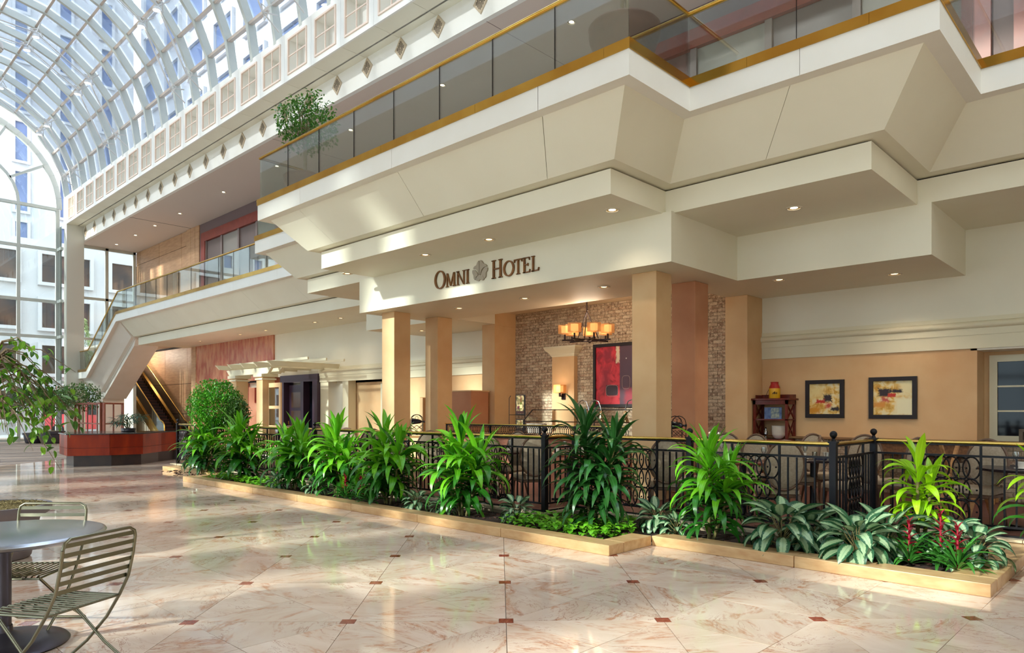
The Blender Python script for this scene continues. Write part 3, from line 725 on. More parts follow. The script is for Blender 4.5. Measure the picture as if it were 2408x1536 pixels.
building('tall white tower with narrow upright windows seen through the arch', -90, -74, -30, 24, 62, '+x', 15, 16, 0.9, 3.4, -26, 16.5, 3.4, 4.4, M_bglass2)
building('white tower with blue square windows seen through the vault', -72, 12, 24, 44, 60, '-y', 15, 9, 3.0, 2.6, -69, 17.5, 5.1, 4.4, M_bglass2)
# ================================================================ THINGS
# ---- hotel sign on the fascia
M_bronze = plain('bronze_letter', (142, 94, 46), 0.4, 0.3, c2=(116, 74, 36), scale=6)
M_emb = plain('taupe_emblem', (172, 160, 142), 0.5)
sign = thing('hotel_sign', 'bronze OMNI HOTEL lettering with taupe leaf emblem on the cream fascia', 'sign', (0, 9.12, 0))
def X(u, v=650): return aty(u, v, 9.12).x
def ring(cx, cz, rx, rz, tx, tz, n=28):
    out = [(cx + rx * math.cos(2 * PI * k / n), cz + rz * math.sin(2 * PI * k / n)) for k in range(n)]
    inn = [(cx + (rx - tx * abs(math.cos(2 * PI * k / n)) - tz * abs(math.sin(2 * PI * k / n))) * math.cos(2 * PI * k / n), cz + (rz - tz - tx * 0.15) * math.sin(2 * PI * k / n)) for k in range(n)]
    mb = MB(); y0, y1 = -0.035, -0.004
    rings = [[(p[0], y0, p[1]) for p in out], [(p[0], y0, p[1]) for p in inn], [(p[0], y1, p[1]) for p in inn], [(p[0], y1, p[1]) for p in out]]
    rings.append(rings[0]); return mb.sweep(rings, True, False)
def letter(kind, x0, x1, z0, h):
    w = x1 - x0; y0, y1 = -0.035, -0.004; th = 0.037 * h / 0.3; se = 0.016; T = 0.018; mb = MB()
    def P(*pts): mb.xzprism([(x0 + a * w, z0 + b * h) for a, b in pts], y0, y1)
    def stem(a, ww=None, b0=0.0, b1=1.0, serif=0.09, top=True, bot=True):
        ww = ww or th / w
        P((a - ww / 2, b0), (a + ww / 2, b0), (a + ww / 2, b1), (a - ww / 2, b1))
        s_ = ww / 2 + serif
        if bot: P((a - s_, b0), (a + s_, b0), (a + s_, b0 + .05), (a - s_, b0 + .05))
        if top: P((a - s_, b1 - .05), (a + s_, b1 - .05), (a + s_, b1), (a - s_, b1))
    if kind == 'O': return ring((x0 + x1) / 2, z0 + h / 2, w / 2, h * 0.53, th, T)
    if kind == 'I': stem(0.5, serif=0.28)
    if kind == 'H': stem(0.2); stem(0.8); P((.2, .48), (.8, .48), (.8, .55), (.2, .55))
    if kind == 'N':
        stem(0.16, T / w, serif=.1); stem(0.84, T / w, serif=.1, bot=False); P((.05, 1), (.05 + th / w * 1.1, 1), (.86, .0), (.80, 0))
    if kind == 'M':
        stem(0.13, T / w, serif=.09, top=False); stem(0.86, th / w, serif=.09, top=False)
        P((.08, 1), (.08 + th / w, 1), (.52, .06), (.46, .06)); P((.80, 1), (.84 + T / w, 1), (.52, .06), (.46, .06))
    if kind == 'T': stem(0.5, serif=.14, top=False); P((.0, .93), (1, .93), (1, 1), (.0, 1)); P((.0, .80), (.05, .80), (.09, .95), (.0, .95)); P((.95, .80), (1, .80), (1, .95), (.91, .95))
    if kind == 'E':
        stem(.22, serif=.10); P((.2, .94), (.92, .94), (.92, 1), (.2, 1)); P((.87, .80), (.92, .80), (.92, .97), (.83, .97)); P((.2, .49), (.72, .49), (.72, .55), (.2, .55)); P((.69, .42), (.73, .42), (.73, .62), (.69, .62))
        P((.2, 0), (.95, 0), (1, .2), (.95, .2), (.86, .07), (.2, .06))
    if kind == 'L': stem(.24, serif=.12); P((.2, 0), (.93, 0), (1, .22), (.94, .22), (.84, .07), (.2, .06))
    return mb
zb = 3.97
for ch, u0, u1, h in (('O', 1024, 1049.5, .345), ('M', 1050.5, 1073, .27), ('N', 1075, 1096, .27), ('I', 1097.5, 1105, .27), ('H', 1157.5, 1184, .335), ('O', 1185.5, 1211, .27), ('T', 1211, 1229.5, .27), ('E', 1231, 1248.5, .27), ('L', 1251, 1269.5, .27)):
    letter(ch, X(u0), X(u1), zb, h).build('letter_' + ch.lower(), M_bronze, sign)
def em(pts, dy=0.0):
    P3 = [aty(980 + a / 7.082, 560 + b / 7.082, 9.12) for a, b in pts]
    MB().xzprism([(p.x, p.z) for p in P3], -0.03, -0.004).build('emblem_leaf', M_emb, sign)
def smooth(pts, n=5):
    out = []; m = len(pts)
    for i in range(m):
        p0, p1, p2, p3 = [pts[(i + k - 1) % m] for k in range(4)]
        for t in range(n):
            t = t / n; out.append(tuple(0.5 * ((2 * p1[j]) + (-p0[j] + p2[j]) * t + (2 * p0[j] - 5 * p1[j] + 4 * p2[j] - p3[j]) * t * t + (-p0[j] + 3 * p1[j] - 3 * p2[j] + p3[j]) * t ** 3) for j in (0, 1)))
    return out
em(smooth([(1052, 384), (1025, 410), (1008, 455), (975, 478), (958, 515), (985, 515), (1020, 540), (1042, 590), (1052, 615), (1055, 500)]))
em(smooth([(1066, 382), (1095, 380), (1125, 425), (1165, 440), (1182, 470), (1140, 485), (1105, 520), (1085, 570), (1076, 608), (1066, 612), (1064, 500)]))
em(smooth([(945, 545), (975, 538), (1005, 560), (1025, 590), (1030, 625), (1005, 650), (990, 703), (968, 680), (962, 630), (945, 590)]))
em(smooth([(1190, 492), (1150, 500), (1115, 535), (1090, 590), (1086, 615), (1120, 635), (1140, 672), (1165, 640), (1168, 580), (1190, 540)]))
em(smooth([(1040, 630), (1105, 628), (1130, 665), (1130, 695), (1100, 705), (1072, 690), (1045, 718), (1010, 712), (1000, 690), (1018, 655)]))
# ---- recessed downlights
M_can = plain('gold_reflector', (206, 168, 100), 0.15, 1.0); M_lens = emis('lamp_lens', (255, 214, 150), 3.0); M_lens2 = emis('bright_lens', (255, 240, 206), 8.0); M_ringw = plain('trim_ring', (220, 212, 196), 0.5)
def downlight(bright):
    t = thing('recessed_downlight', 'x', 'light')
    prof = [(0.115, 0.0), (0.115, -0.008), (0.092, -0.012), (0.088, -0.003), (0.088, 0.0)]
    MB().lathe(prof, 24, cap=False).build('trim_ring', M_ringw, t, True)
    MB().lathe([(0.090, -0.004), (0.05, 0.0005)], 24, cap=False).build('reflector', M_can, t, True)
    MB().lathe([(0.0005, 0.0), (0.051, 0.0), (0.051, -0.0015), (0.0005, -0.0015)], 20, cap=False).build('lens', M_lens2 if bright else M_lens, t)
    return record(t)
DL = {True: downlight(True), False: downlight(False)}; used = set()
def place_dl(x, y, z, label, bright=False, power=0, group=None, sc=1.0, warm=(1.0, .84, .64)):
    tr = DL[bright]
    if bright not in used: o = tr[0]; used.add(bright); o.location = (x, y, z); o['label'] = label; o.scale = (sc,) * 3
    else: o = dup(tr, (x, y, z), 0, label, sc=sc)
    if group: o['group'] = group
    if power:
        l = bpy.data.lights.new('lamp', 'SPOT'); l.energy = power; l.spot_size = math.radians(125); l.spot_blend = 0.9; l.shadow_soft_size = 0.06; l.color = warm
        lo = bpy.data.objects.new('lamp', l); COL.objects.link(lo); lo.location = (x, y, z - 0.03); lo.parent = None
    return o
G1 = 'downlights in the long soffit above the sign'
for (x, y), lb, br, pw in (((-12.98, 8.46), 'first downlight from the soffit\'s far end, left above the sign', False, 15), ((-10.35, 8.46), 'downlight above the first letter of the hotel sign', False, 15), ((-8.63, 8.46), 'downlight in the soffit above the last letters of the sign', False, 15), ((-6.05, 8.46), 'bright downlight near the soffit corner, right of the sign', True, 20)):
    place_dl(x, y, 4.49, lb, br, pw, G1)
place_dl(-4.08, 10.2, 4.49, 'single warm downlight under the stepped soffit right of the sign', True, 20)
for x, y, lb in ((-11.27, 10.15, 'downlight between the two sunlit columns and the emblem'), (-9.35, 10.15, 'downlight over the buffet, below the sign\'s last letters'), (-7.46, 10.18, 'downlight beside the nearest peach column')):
    place_dl(x, y, 3.75, lb, False, 26, 'downlights over the buffet')
place_dl(-4.91, 11.66, 3.75, 'downlight to the right of the three right-hand columns', False, 34, 'downlights above the pictures')
place_dl(-3.36, 12.45, 3.75, 'downlight above the pair of abstract pictures', False, 34, 'downlights above the pictures')
place_dl(-15.2, 12.3, 3.75, 'downlight seen between the two left-hand columns', False, 25)
for x, lb in ((-19.4, 'downlight nearest the restaurant under the landing'), (-20.95, 'second downlight from the restaurant under the landing'), (-24.37, 'downlight above the white pergola'), (-26.43, 'downlight at the right edge of the rose marble wall'), (-30.17, 'downlight above the left part of the rose marble wall')):
    place_dl(x, 12.4, 4.49, lb, False, 22, 'downlights under the landing')
ups = (-9.67, -13.99, -18.24, -22.79, -27.01, -31.31, -34.2, -36.75, -39.5)
upl = ('seen through the glass nearest the camera', 'third ceiling spot seen through the balustrade glass', 'ceiling spot right of the potted fig tree', 'ceiling spot just left behind the balustrade end', 'largest open ceiling spot left of the balcony', 'ceiling spot above the red frame\'s corner', 'ceiling spot above the wood panelling\'s edge', 'ceiling spot above the wood panelling', 'last ceiling spot beside the glazed end wall')
for x, lb in zip(ups, upl): place_dl(x, 12.0, ZC, 'upper-level downlight, ' + lb, True, 12, 'downlights of the upper ceiling')

# ---- iron railing with brass handrail
ZR = 1.19
M_railbr = plain('brass_handrail', (226, 190, 104), 0.2, 1.0)
post_m = MB().box(-.035, .035, -.035, .035, 0, 1.04).box(-.045, .045, -.045, .045, 1.04, 1.06)
post_m.lathe([(0.028, 1.06), (0.02, 1.08), (0.016, 1.09), (0.024, 1.10)], 12); post_m.sphere((0, 0, 1.135), 0.04, 14, 8)
me_post = post_m.mesh('post', M_black, True)
bal_m = MB().box(-.0085, .0085, -.0085, .0085, 0.12, 0.865); me_bal = bal_m.mesh('baluster', M_black)
tall_m = MB().box(-.012, .012, -.012, .012, 0.0, 1.00); me_tall = tall_m.mesh('upright', M_black)
def oval_panel():
    mb = MB(); W_, H_ = 0.10, 0.247
    nx, nz = 5, 3
    def el(cx, cz, rx, rz, r=0.0095, clipx=None):
        pts = []
        for k in range(18):
            a = 2 * PI * k / 18; pts.append((cx + rx * math.cos(a), 0, cz + rz * math.sin(a)))
        mb.tube(pts, r, 5, closed=True)
    for i in range(nx):
        for j in range(nz):
            el(0.09 + 0.1 * i, 0.247 + H_ * j, 0.084, 0.128)
            for q in (-1, 1):
                mb.sphere((0.09 + 0.1 * i + .05 * q, 0, 0.247 + H_ * j), 0.0115, 6, 4)
            mb.sphere((0.09 + 0.1 * i, 0, 0.247 + H_ * j + H_ / 2 if j < nz - 1 else 0.135), 0.0145, 6, 4)
    return mb
opm = oval_panel().mesh('oval_panel', M_black, True); PWID = 0.58
def railing(a, b, label, pattern, z0=0.15, posts=(True, True), group='black iron railings round the restaurant'):
    "pattern: list of (kind, length) from a to b; kinds p panel, b bars"
    a = Vector((*a, z0)); b = Vector((*b, z0)); L = (b - a).length; d = (b - a) / L; rz = math.atan2(d.y, d.x)
    t = thing('iron_railing', label, 'railing', a, rz, group)
    MB().tube([(0.03, 0, ZR - z0 - 0.01), (L - .03, 0, ZR - z0 - 0.01)], 0.021, 10).build('handrail', M_railbr, t, True)
    MB().box(0, L, -.011, .011, ZR - z0 - .045, ZR - z0 - .028).build('flat_bar', M_black, t)
    MB().box(0, L, -.013, .013, 0.868, 0.892).build('upper_rail', M_black, t)
    MB().box(0, L, -.013, .013, 0.098, 0.122).build('lower_rail', M_black, t)
    MB().box(0, L, -.010, .010, 0.0, 0.022).build('sill_rail', M_black, t)
    if posts[0]: inst('post', me_post, t, (0, 0, 0))
    if posts[1]: inst('post', me_post, t, (L, 0, 0))
    x = 0.0; k = 0
    while x < L - 0.15:
        kind, ln = pattern[k % len(pattern)]; k += 1; e = min(x + ln, L)
        if kind == 'b':
            n = max(1, round((e - x) / 0.105))
            for i in range(1, n): inst('baluster', me_bal, t, (x + (e - x) * i / n, 0, 0))
        elif e - x > PWID - 0.02:
            inst('upright', me_tall, t, (x, 0, 0)); inst('upright', me_tall, t, (x + PWID, 0, 0)); inst('oval_panel', opm, t, (x, 0, 0))
        else:
            n = max(1, round((e - x) / 0.105))
            for i in range(1, n): inst('baluster', me_bal, t, (x + (e - x) * i / n, 0, 0))
        x = e
    return t
YR1, YR2, YR3 = YA + 0.06, YB_ + 0.06, YE + 0.06; XR1 = XP1; XR2 = XP2 + 0.02
R1 = [('b', .55), ('p', PWID), ('b', .50), ('p', PWID)]
railing((-12.36, YR1), (XR1, YR1), 'long iron railing with brass handrail behind the row of bright dracaenas', [('p', PWID), ('b', .62)])
railing((-19.2, YR1), (-12.36, YR1), 'far iron railing with brass handrail behind the leftmost plants', [('p', PWID), ('b', .5)], posts=(True, False))
railing((XR1, YR1), (XR1, YR2), 'short iron railing turning back behind the dark dracaena', [('b', .7)], posts=(False, True))
railing((XR1, YR2), (-4.51, YR2), 'iron railing between the dark dracaena and the lime one', [('b', .79), ('p', PWID), ('b', .6)], posts=(False, True))
railing((-4.51, YR2), (XR2, YR2), 'iron railing with oval panel behind the variegated plants, left of corner post', [('b', .57), ('p', PWID), ('b', .6)], posts=(False, True))
railing((XR2, YR2), (XR2, YR3), 'iron railing turning back between the two ball-topped corner posts', [('b', .4), ('p', PWID), ('b', .5)], posts=(False, True))
railing((XR2, YR3), (2.4, YR3), 'iron railing with brass handrail running right from the far corner post', [('b', .54), ('p', PWID), ('b', .44)], posts=(False, True))

# ---- leaves
def leafmat(name, c1, c2, rough=0.32, trans=0.22, stripe=True, silver=None, var=0.12):
    m, nt, b = newmat(name); setp(b, rough, 0, 0.5)
    uvn = nt.nodes.new('ShaderNodeUVMap'); uvn.uv_map = 'uv'; uv = uvn.outputs['UV']
    rnd = nt.nodes.new('ShaderNodeObjectInfo').outputs['Random']
    isl = nt.nodes.new('ShaderNodeNewGeometry').outputs['Random Per Island']
    r = mth(nt, 'FRACT', mth(nt, 'ADD', rnd, isl))
    c = ramp(nt, r, [(0.0, S(c1)), (1.0, S(c2))])
    if stripe:
        v = mapping(nt, uv, (1.2, 9, 1)); c = mixc(nt, ramp(nt, noise(nt, 2.0, 2, v), [(0.4, (0, 0, 0, 1)), (0.65, (.5, .5, .5, 1))]), c, S(tuple(min(255, int(q * 1.18 + 12)) for q in c2)))
    sep = nt.nodes.new('ShaderNodeSeparateXYZ'); nt.links.new(uv, sep.inputs[0])
    s_ = mth(nt, 'ABSOLUTE', sep.outputs[1])
    if silver:
        n = noise(nt, 9.0, 3, mapping(nt, uv, (3.4, 1.0, 1)))
        msk = mth(nt, 'ADD', s_, mth(nt, 'MULTIPLY', n, 0.75))
        c = mixc(nt, ramp(nt, msk, [(0.84, (1, 1, 1, 1)), (0.92, (0, 0, 0, 1))]), c, S(silver))
    mid = ramp(nt, s_, [(0.03, (.45, .45, .45, 1)), (0.08, (0, 0, 0, 1))])
    c = mixc(nt, mid, c, S(tuple(min(255, q + 45) for q in c2)))
    nt.links.new(c, b.inputs['Base Color'])
    tl = nt.nodes.new('ShaderNodeBsdfTranslucent'); nt.links.new(c, tl.inputs['Color'])
    mx = nt.nodes.new('ShaderNodeMixShader'); mx.inputs[0].default_value = trans
    nt.links.new(b.outputs[0], mx.inputs[1]); nt.links.new(tl.outputs[0], mx.inputs[2])
    nt.links.new(mx.outputs[0], nt.nodes['Material Output'].inputs['Surface'])
    return m
def leaf_mesh(name, L, Wd, droop, mat, n=8, fold=0.18, shape='strap', twist=0.0, wave=0.0, curl=1.4):
    "leaf starting at origin along +x, bending down; uv = (along, across)"
    mb = MB(); mb.uv = []; x = z = 0.0; ang = 0.0; y = 0.0
    for i in range(n + 1):
        t = i / n
        if shape == 'strap': w = Wd * (0.34 + 0.66 * math.sin(min(1, t * 1.9) * PI / 2)) * (1 - max(0, (t - .55) / .45) ** 1.9) if t < 1 else 0
        elif shape == 'oval': w = Wd * (math.sin(PI * t ** 0.85)) ** 0.75 if 0 < t < 1 else 0
        else: w = Wd * (1 - t) ** 0.6
        w = max(w, 0.0008)
        tw = twist * t + wave * math.sin(t * 9)
        up = fold * w
        for s_ in (-1, 0, 1):
            yy = s_ * w / 2; zz = abs(s_) * up
            mb.v.append((x - math.sin(ang) * -zz * 0 , y + yy * math.cos(tw), z + zz + yy * math.sin(tw))); mb.uv.append((t, s_))
        ang = -droop * (t ** curl); st = L / n
        x += math.cos(ang) * st; z += math.sin(ang) * st
    for i in range(n):
        for s_ in (0, 1): a = i * 3 + s_; mb.f.append((a, a + 3, a + 4, a + 1))
    return mb.mesh(name, mat, True)
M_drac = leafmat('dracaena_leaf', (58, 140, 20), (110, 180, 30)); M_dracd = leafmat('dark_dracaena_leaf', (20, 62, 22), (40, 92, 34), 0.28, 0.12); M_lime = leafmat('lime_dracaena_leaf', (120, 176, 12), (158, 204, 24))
M_dracl = leafmat('shade_tinted_dracaena_leaf', (24, 84, 20), (48, 116, 28), 0.3, .15)  # darker green for lower leaves, self-shadow put into the colour
M_agl = leafmat('silver_aglaonema_leaf', (34, 78, 50), (46, 96, 60), 0.4, 0.1, stripe=False, silver=(158, 184, 142))
M_brom = leafmat('bromeliad_leaf', (40, 96, 34), (62, 124, 44), 0.25, 0.15); M_red = leafmat('red_bract', (120, 8, 30), (156, 20, 40), 0.4, 0.2, stripe=False)
M_poth = leafmat('pothos_leaf', (92, 170, 30), (136, 204, 50), 0.4, 0.25, stripe=False); M_stem = plain('plant_stem', (126, 116, 66), 0.8, c2=(96, 84, 54), scale=20)
def strap_set(mat, L=0.58, Wd=0.09, k=8, seed=1):
    r = random.Random(seed); out = []
    for i in range(k):
        dr = (0.4, 0.9, 1.4, 1.8, 2.1, 2.35, 2.6, 2.2)[i % 8]
        out.append((dr, leaf_mesh('leaf', L * r.uniform(0.9, 1.1), Wd * r.uniform(0.9, 1.12), dr, mat, 9, 0.2, 'strap', r.uniform(-.35, .35), r.uniform(0, .08), 1.9)))
    return sorted(out, key=lambda q: q[0])
def dracaena(x, y, h, label, mats, R=1.0, heads=((0, 0, 1.0),), n=46, seed=0, z=0.06, Wd=0.094, L=0.60, low=0.12, group=None):
    r = random.Random(seed); t = thing('dracaena_plant', label, 'plant', (x, y, z), 0, group)
    sets = [strap_set(m, L * R, Wd * R, 8, seed + i) for i, m in enumerate(mats)]
    for hx, hy, hf in heads:
        H = h * hf
        MB().tube([(hx * .2, hy * .2, 0), (hx * .7, hy * .7, H * .5), (hx, hy, H)], [.022, .018, .014], 8).build('stem', M_stem, t, True)
        N = int(n * hf)
        for i in range(N):
            f = i / (N - 1)                     # 0 bottom .. 1 top
            zz = H * (low + (1 - low) * f ** 0.8); phi = i * 2.399 + r.uniform(-.3, .3)
            if f > 0.88: pitch = r.uniform(1.05, 1.42); want = r.uniform(.3, .9)
            elif f > 0.6: pitch = r.uniform(0.3, .95); want = r.uniform(1.4, 2.4)
            elif f > 0.3: pitch = r.uniform(0.1, .7); want = r.uniform(1.6, 2.4)
            else: pitch = r.uniform(0.0, .7); want = r.uniform(1.6, 2.4)
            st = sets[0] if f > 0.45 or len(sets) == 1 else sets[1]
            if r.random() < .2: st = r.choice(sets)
            me = min(st, key=lambda q: abs(q[0] - want - r.uniform(-.3, .3)))[1]
            k = 0.09 if f > .86 else 0.0
            tt = (hx * (.2 + .8 * f), hy * (.2 + .8 * f))
            s_ = r.uniform(.85, 1.1) * (0.82 if f > .9 else 1) * (1.0 if f > .25 else .82)
            inst('leaf', me, t, (tt[0] + .012 * math.cos(phi), tt[1] + .012 * math.sin(phi), zz), (r.uniform(-.25, .25), -pitch, phi), s_)
    return t
def at_y(u, y): p = aty(u, HY, y); return p.x
YP = 6.72
g = 'bright green dracaenas along the railing'
DR = [
    (478, 6.85, 1.0, 'yellow-tinged dracaena at the far end of the planter below the round shrub', [M_drac, M_dracd], ((0, 0, .9), (.35, .1, 1.0), (-.35, 0, .75)), 1.1),
    (566, 6.75, 1.12, 'dracaena with one tall pale shoot, just right of the round shrub', [M_drac, M_dracl], ((0, 0, 1.0), (-.35, .05, .78), (.3, .1, .75)), 1.12),
    (690, 6.70, 1.02, 'bright dracaena below the white-framed glass door', [M_drac, M_dracl], ((-.32, 0, .88), (.05, .1, 1.0), (.38, 0, .8)), 1.12),
    (792, 6.70, 1.08, 'bright dracaena before the dark narrow doorway', [M_drac, M_dracl], ((0, 0, 1.03), (-.36, .1, .82), (.3, 0, .7)), 1.12),
    (912, 6.70, 1.08, 'dracaena in front of the sunlit yellow column', [M_drac, M_dracl], ((-.08, 0, 1.06), (.30, 0, .86), (-.32, 0, .72)), 1.12),
    (1088, 6.68, 1.10, 'dracaena with a yellowed leaf, left of the railing\'s corner post', [M_drac, M_dracl], ((-.04, 0, 1.03), (.26, .1, .82), (-.22, 0, .66)), 1.1),
]
for i, (u, y, h, lb, ms, hd, R) in enumerate(DR):
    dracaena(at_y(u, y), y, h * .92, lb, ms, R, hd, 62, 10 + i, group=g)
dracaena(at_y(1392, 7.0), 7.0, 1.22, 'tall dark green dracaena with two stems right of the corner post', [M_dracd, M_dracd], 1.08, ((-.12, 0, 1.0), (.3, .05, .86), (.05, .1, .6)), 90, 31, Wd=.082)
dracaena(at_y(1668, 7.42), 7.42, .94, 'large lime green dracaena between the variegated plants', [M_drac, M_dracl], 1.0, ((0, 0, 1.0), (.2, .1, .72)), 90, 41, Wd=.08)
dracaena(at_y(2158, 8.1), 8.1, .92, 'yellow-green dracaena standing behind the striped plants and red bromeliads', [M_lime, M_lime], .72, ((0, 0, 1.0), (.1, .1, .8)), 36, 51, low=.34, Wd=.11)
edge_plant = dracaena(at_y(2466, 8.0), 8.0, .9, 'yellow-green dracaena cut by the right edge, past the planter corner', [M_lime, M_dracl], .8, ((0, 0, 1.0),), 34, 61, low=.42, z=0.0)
# aglaonema
def oval_set(mat, L=.24, Wd=.112, seed=2):
    r = random.Random(seed); return [leaf_mesh('leaf', L * r.uniform(.88, 1.12), Wd * r.uniform(.9, 1.1), d, mat, 8, .14, 'oval', r.uniform(-.25, .25), .03) for d in (.4, .9, 1.3, 1.7, 2.0)]
AG = oval_set(M_agl)
def aglaonema(u, y, R, label, n=24, seed=0, h=.30, z=.06, group='silver-striped aglaonemas in the planter'):
    r = random.Random(seed); t = thing('aglaonema_plant', label, 'plant', (at_y(u, y), y, z), 0, group)
    for i in range(n):
        f = i / (n - 1); phi = i * 2.399 + r.uniform(-.3, .3)
        hh = h * R * (.35 + .85 * f); pit = -.5 + 1.35 * f ** 1.2 + r.uniform(-.15, .15); rad = .09 * (1 - f) * R + .02 + .06 * R
        tip = (rad * math.cos(phi), rad * math.sin(phi), hh)
        if i % 2 == 0: MB().tube([(0, 0, 0), (tip[0] * .3, tip[1] * .3, hh * .6), tip], [.006, .005, .004], 5).build('stalk', M_stem, t, True)
        want = AG[min(4, int(r.uniform(1.2, 4.9) if f < .7 else r.uniform(0, 2.5)))]
        inst('leaf', want, t, tip, (r.uniform(-.4, .4), -pit, phi), R * r.uniform(.85, 1.15) * (1 if f > .15 else .9))
    return t
AGL = [(1838, 7.33, 1.28, 'large silver-striped plant hanging over the curb right of the lime dracaena', 28), (1905, 7.62, 1.05, 'silver-striped plant just right behind the largest one over the curb', 22),
       (2015, 7.28, 1.15, 'silver-striped plant with a yellow-edged leaf drooping over the curb', 26), (2085, 7.75, 1.1, 'silver-striped plant at the foot of the yellow-green dracaena', 22),
       (2235, 8.0, 1.05, 'silver-striped plant behind the red bromeliads', 24), (2290, 7.75, 1.0, 'silver-striped plant by the planter\'s end, beyond the bromeliads', 20), (1975, 7.95, .9, 'silver-striped plant at the base of the ball-topped corner post', 18),
       (1545, 7.5, .85, 'small silver-striped plant between the dark and the lime dracaena', 22), (1590, 7.3, .7, 'low striped plant against the lime dracaena\'s left side', 14),
       (1215, 6.85, .78, 'small dark striped plant left of the corner post\'s stone block', 22), (980, 6.55, .72, 'pale striped plant at the curb between two bright dracaenas', 18), (1045, 6.6, .7, 'dark leafy plant just right of the pale striped one at the curb', 18),
       (655, 6.52, .75, 'low striped plant at the curb below the second dracaena', 16), (745, 6.52, .75, 'low striped plant at the curb below the third dracaena', 16)]
for i, (u, y, R, lb, n) in enumerate(AGL): aglaonema(u, y, R, lb, int(n * 1.8), 100 + i, h=.27)
# bromeliads
BL = [leaf_mesh('leaf', .36, .046, d, M_brom, 8, .3, 'strap') for d in (.7, 1.1, 1.6)]; RB = [leaf_mesh('bract', .11, .034, d, M_red, 4, .3, 'strap') for d in (.4, .9)]
M_yel = plain('yellow_bract_base', (226, 170, 40), 0.5)
def bromeliad(u, y, R, label, flower=True, n=20, seed=0, fh=.30, group='red-flowered bromeliads'):
    r = random.Random(seed); t = thing('bromeliad_plant', label, 'plant', (at_y(u, y), y, .06), 0, group)
    for i in range(n):
        f = i / (n - 1); phi = i * 2.399 + r.uniform(-.2, .2)
        inst('leaf', BL[int(r.uniform(0, 3))], t, (.02 * math.cos(phi), .02 * math.sin(phi), .02 + .08 * f), (r.uniform(-.2, .2), -(.35 + .85 * f), phi), R * r.uniform(.8, 1.1))
    if flower:
        fl_ = MB().tube([(0, 0, .05), (0, 0, fh * R)], [.012, .008], 6).build('flower_spike', M_red, t, True)
        for i in range(18):
            f = i / 17; phi = i * 2.399
            inst('bract', RB[i % 2], fl_, (0, 0, (.12 + (fh - .10) * f) * R), (0, -(.35 + .8 * f), phi), R * (1.25 - .45 * f))
    return t
for i, (u, y, R, lb, fl2, fh) in enumerate(((2252, 7.42, 1.0, 'red bromeliad nearest the planter\'s stone corner', True, .40), (2212, 7.6, .95, 'tallest red bromeliad, behind the nearest one', True, .52), (2138, 7.5, .9, 'red bromeliad left of the other two near the corner', True, .45),
        (812, 6.52, .85, 'bromeliad with a red spike low between two dracaenas', True, .42), (848, 6.6, .85, 'second low bromeliad beside the red-spiked one', True, .42), (870, 6.5, .8, 'flowerless bromeliad at the curb before the yellow column', False, .3))):
    bromeliad(u, y, R, lb, fl2, 30, 200 + i, fh)
# pothos patches: uncountable ground cover
def groundcover(name, label, poly, n, mat, sz, seed, zr=(.08, .2)):
    r = random.Random(seed); base_ = leaf_mesh('l', sz, sz * .8, .8, mat, 4, .15, 'oval'); mb = MB(); mb.uv = []
    vs = [v.co.copy() for v in base_.vertices]; fs = [tuple(p.vertices) for p in base_.polygons]; uvs = {}
    ul = base_.uv_layers[0].data
    for lp in base_.loops: uvs[lp.vertex_index] = tuple(ul[lp.index].uv)
    xs = [p[0] for p in poly]; ys = [p[1] for p in poly]; k = 0
    def inside(x, y):
        c = False
        for i in range(len(poly)):
            (x1, y1), (x2, y2) = poly[i], poly[i - 1]
            if (y1 > y) != (y2 > y) and x < (x2 - x1) * (y - y1) / (y2 - y1) + x1: c = not c
        return c
    while k < n:
        x, y = r.uniform(min(xs), max(xs)), r.uniform(min(ys), max(ys))
        if not inside(x, y): continue
        k += 1; M = Matrix.Translation((x, y, r.uniform(*zr))) @ Matrix.Rotation(r.uniform(0, 6.28), 4, 'Z') @ Matrix.Rotation(-r.uniform(-.3, .8), 4, 'Y') @ Matrix.Scale(r.uniform(.7, 1.25), 4)
        mb.add([M @ v for v in vs], fs); mb.uv += [uvs[i] for i in range(len(vs))]
    o = mb.build(name, mat, None, True); tag(o, label, 'plant', kind='stuff'); return o
c1 = [(-6.3, 6.42), (-4.72, 6.42), (-4.72, 7.0), (-5.0, 7.5), (-6.2, 7.1)]
groundcover('pothos_cover', 'bright green pothos ground cover in the planter corner under the dark dracaena', c1, 620, M_poth, .085, 1)
groundcover('pothos_cover', 'low green ground cover along the curb at the far left of the planter', [(-15.3, 6.4), (-12.6, 6.4), (-12.6, 6.75), (-15.3, 6.8)], 420, M_poth, .08, 2)
groundcover('pothos_cover', 'yellow-green ground cover at the very end of the planter beside the desk', [(-18.6, 7.15), (-15.9, 7.15), (-15.9, 7.5), (-18.6, 7.6)], 420, M_poth, .09, 3)

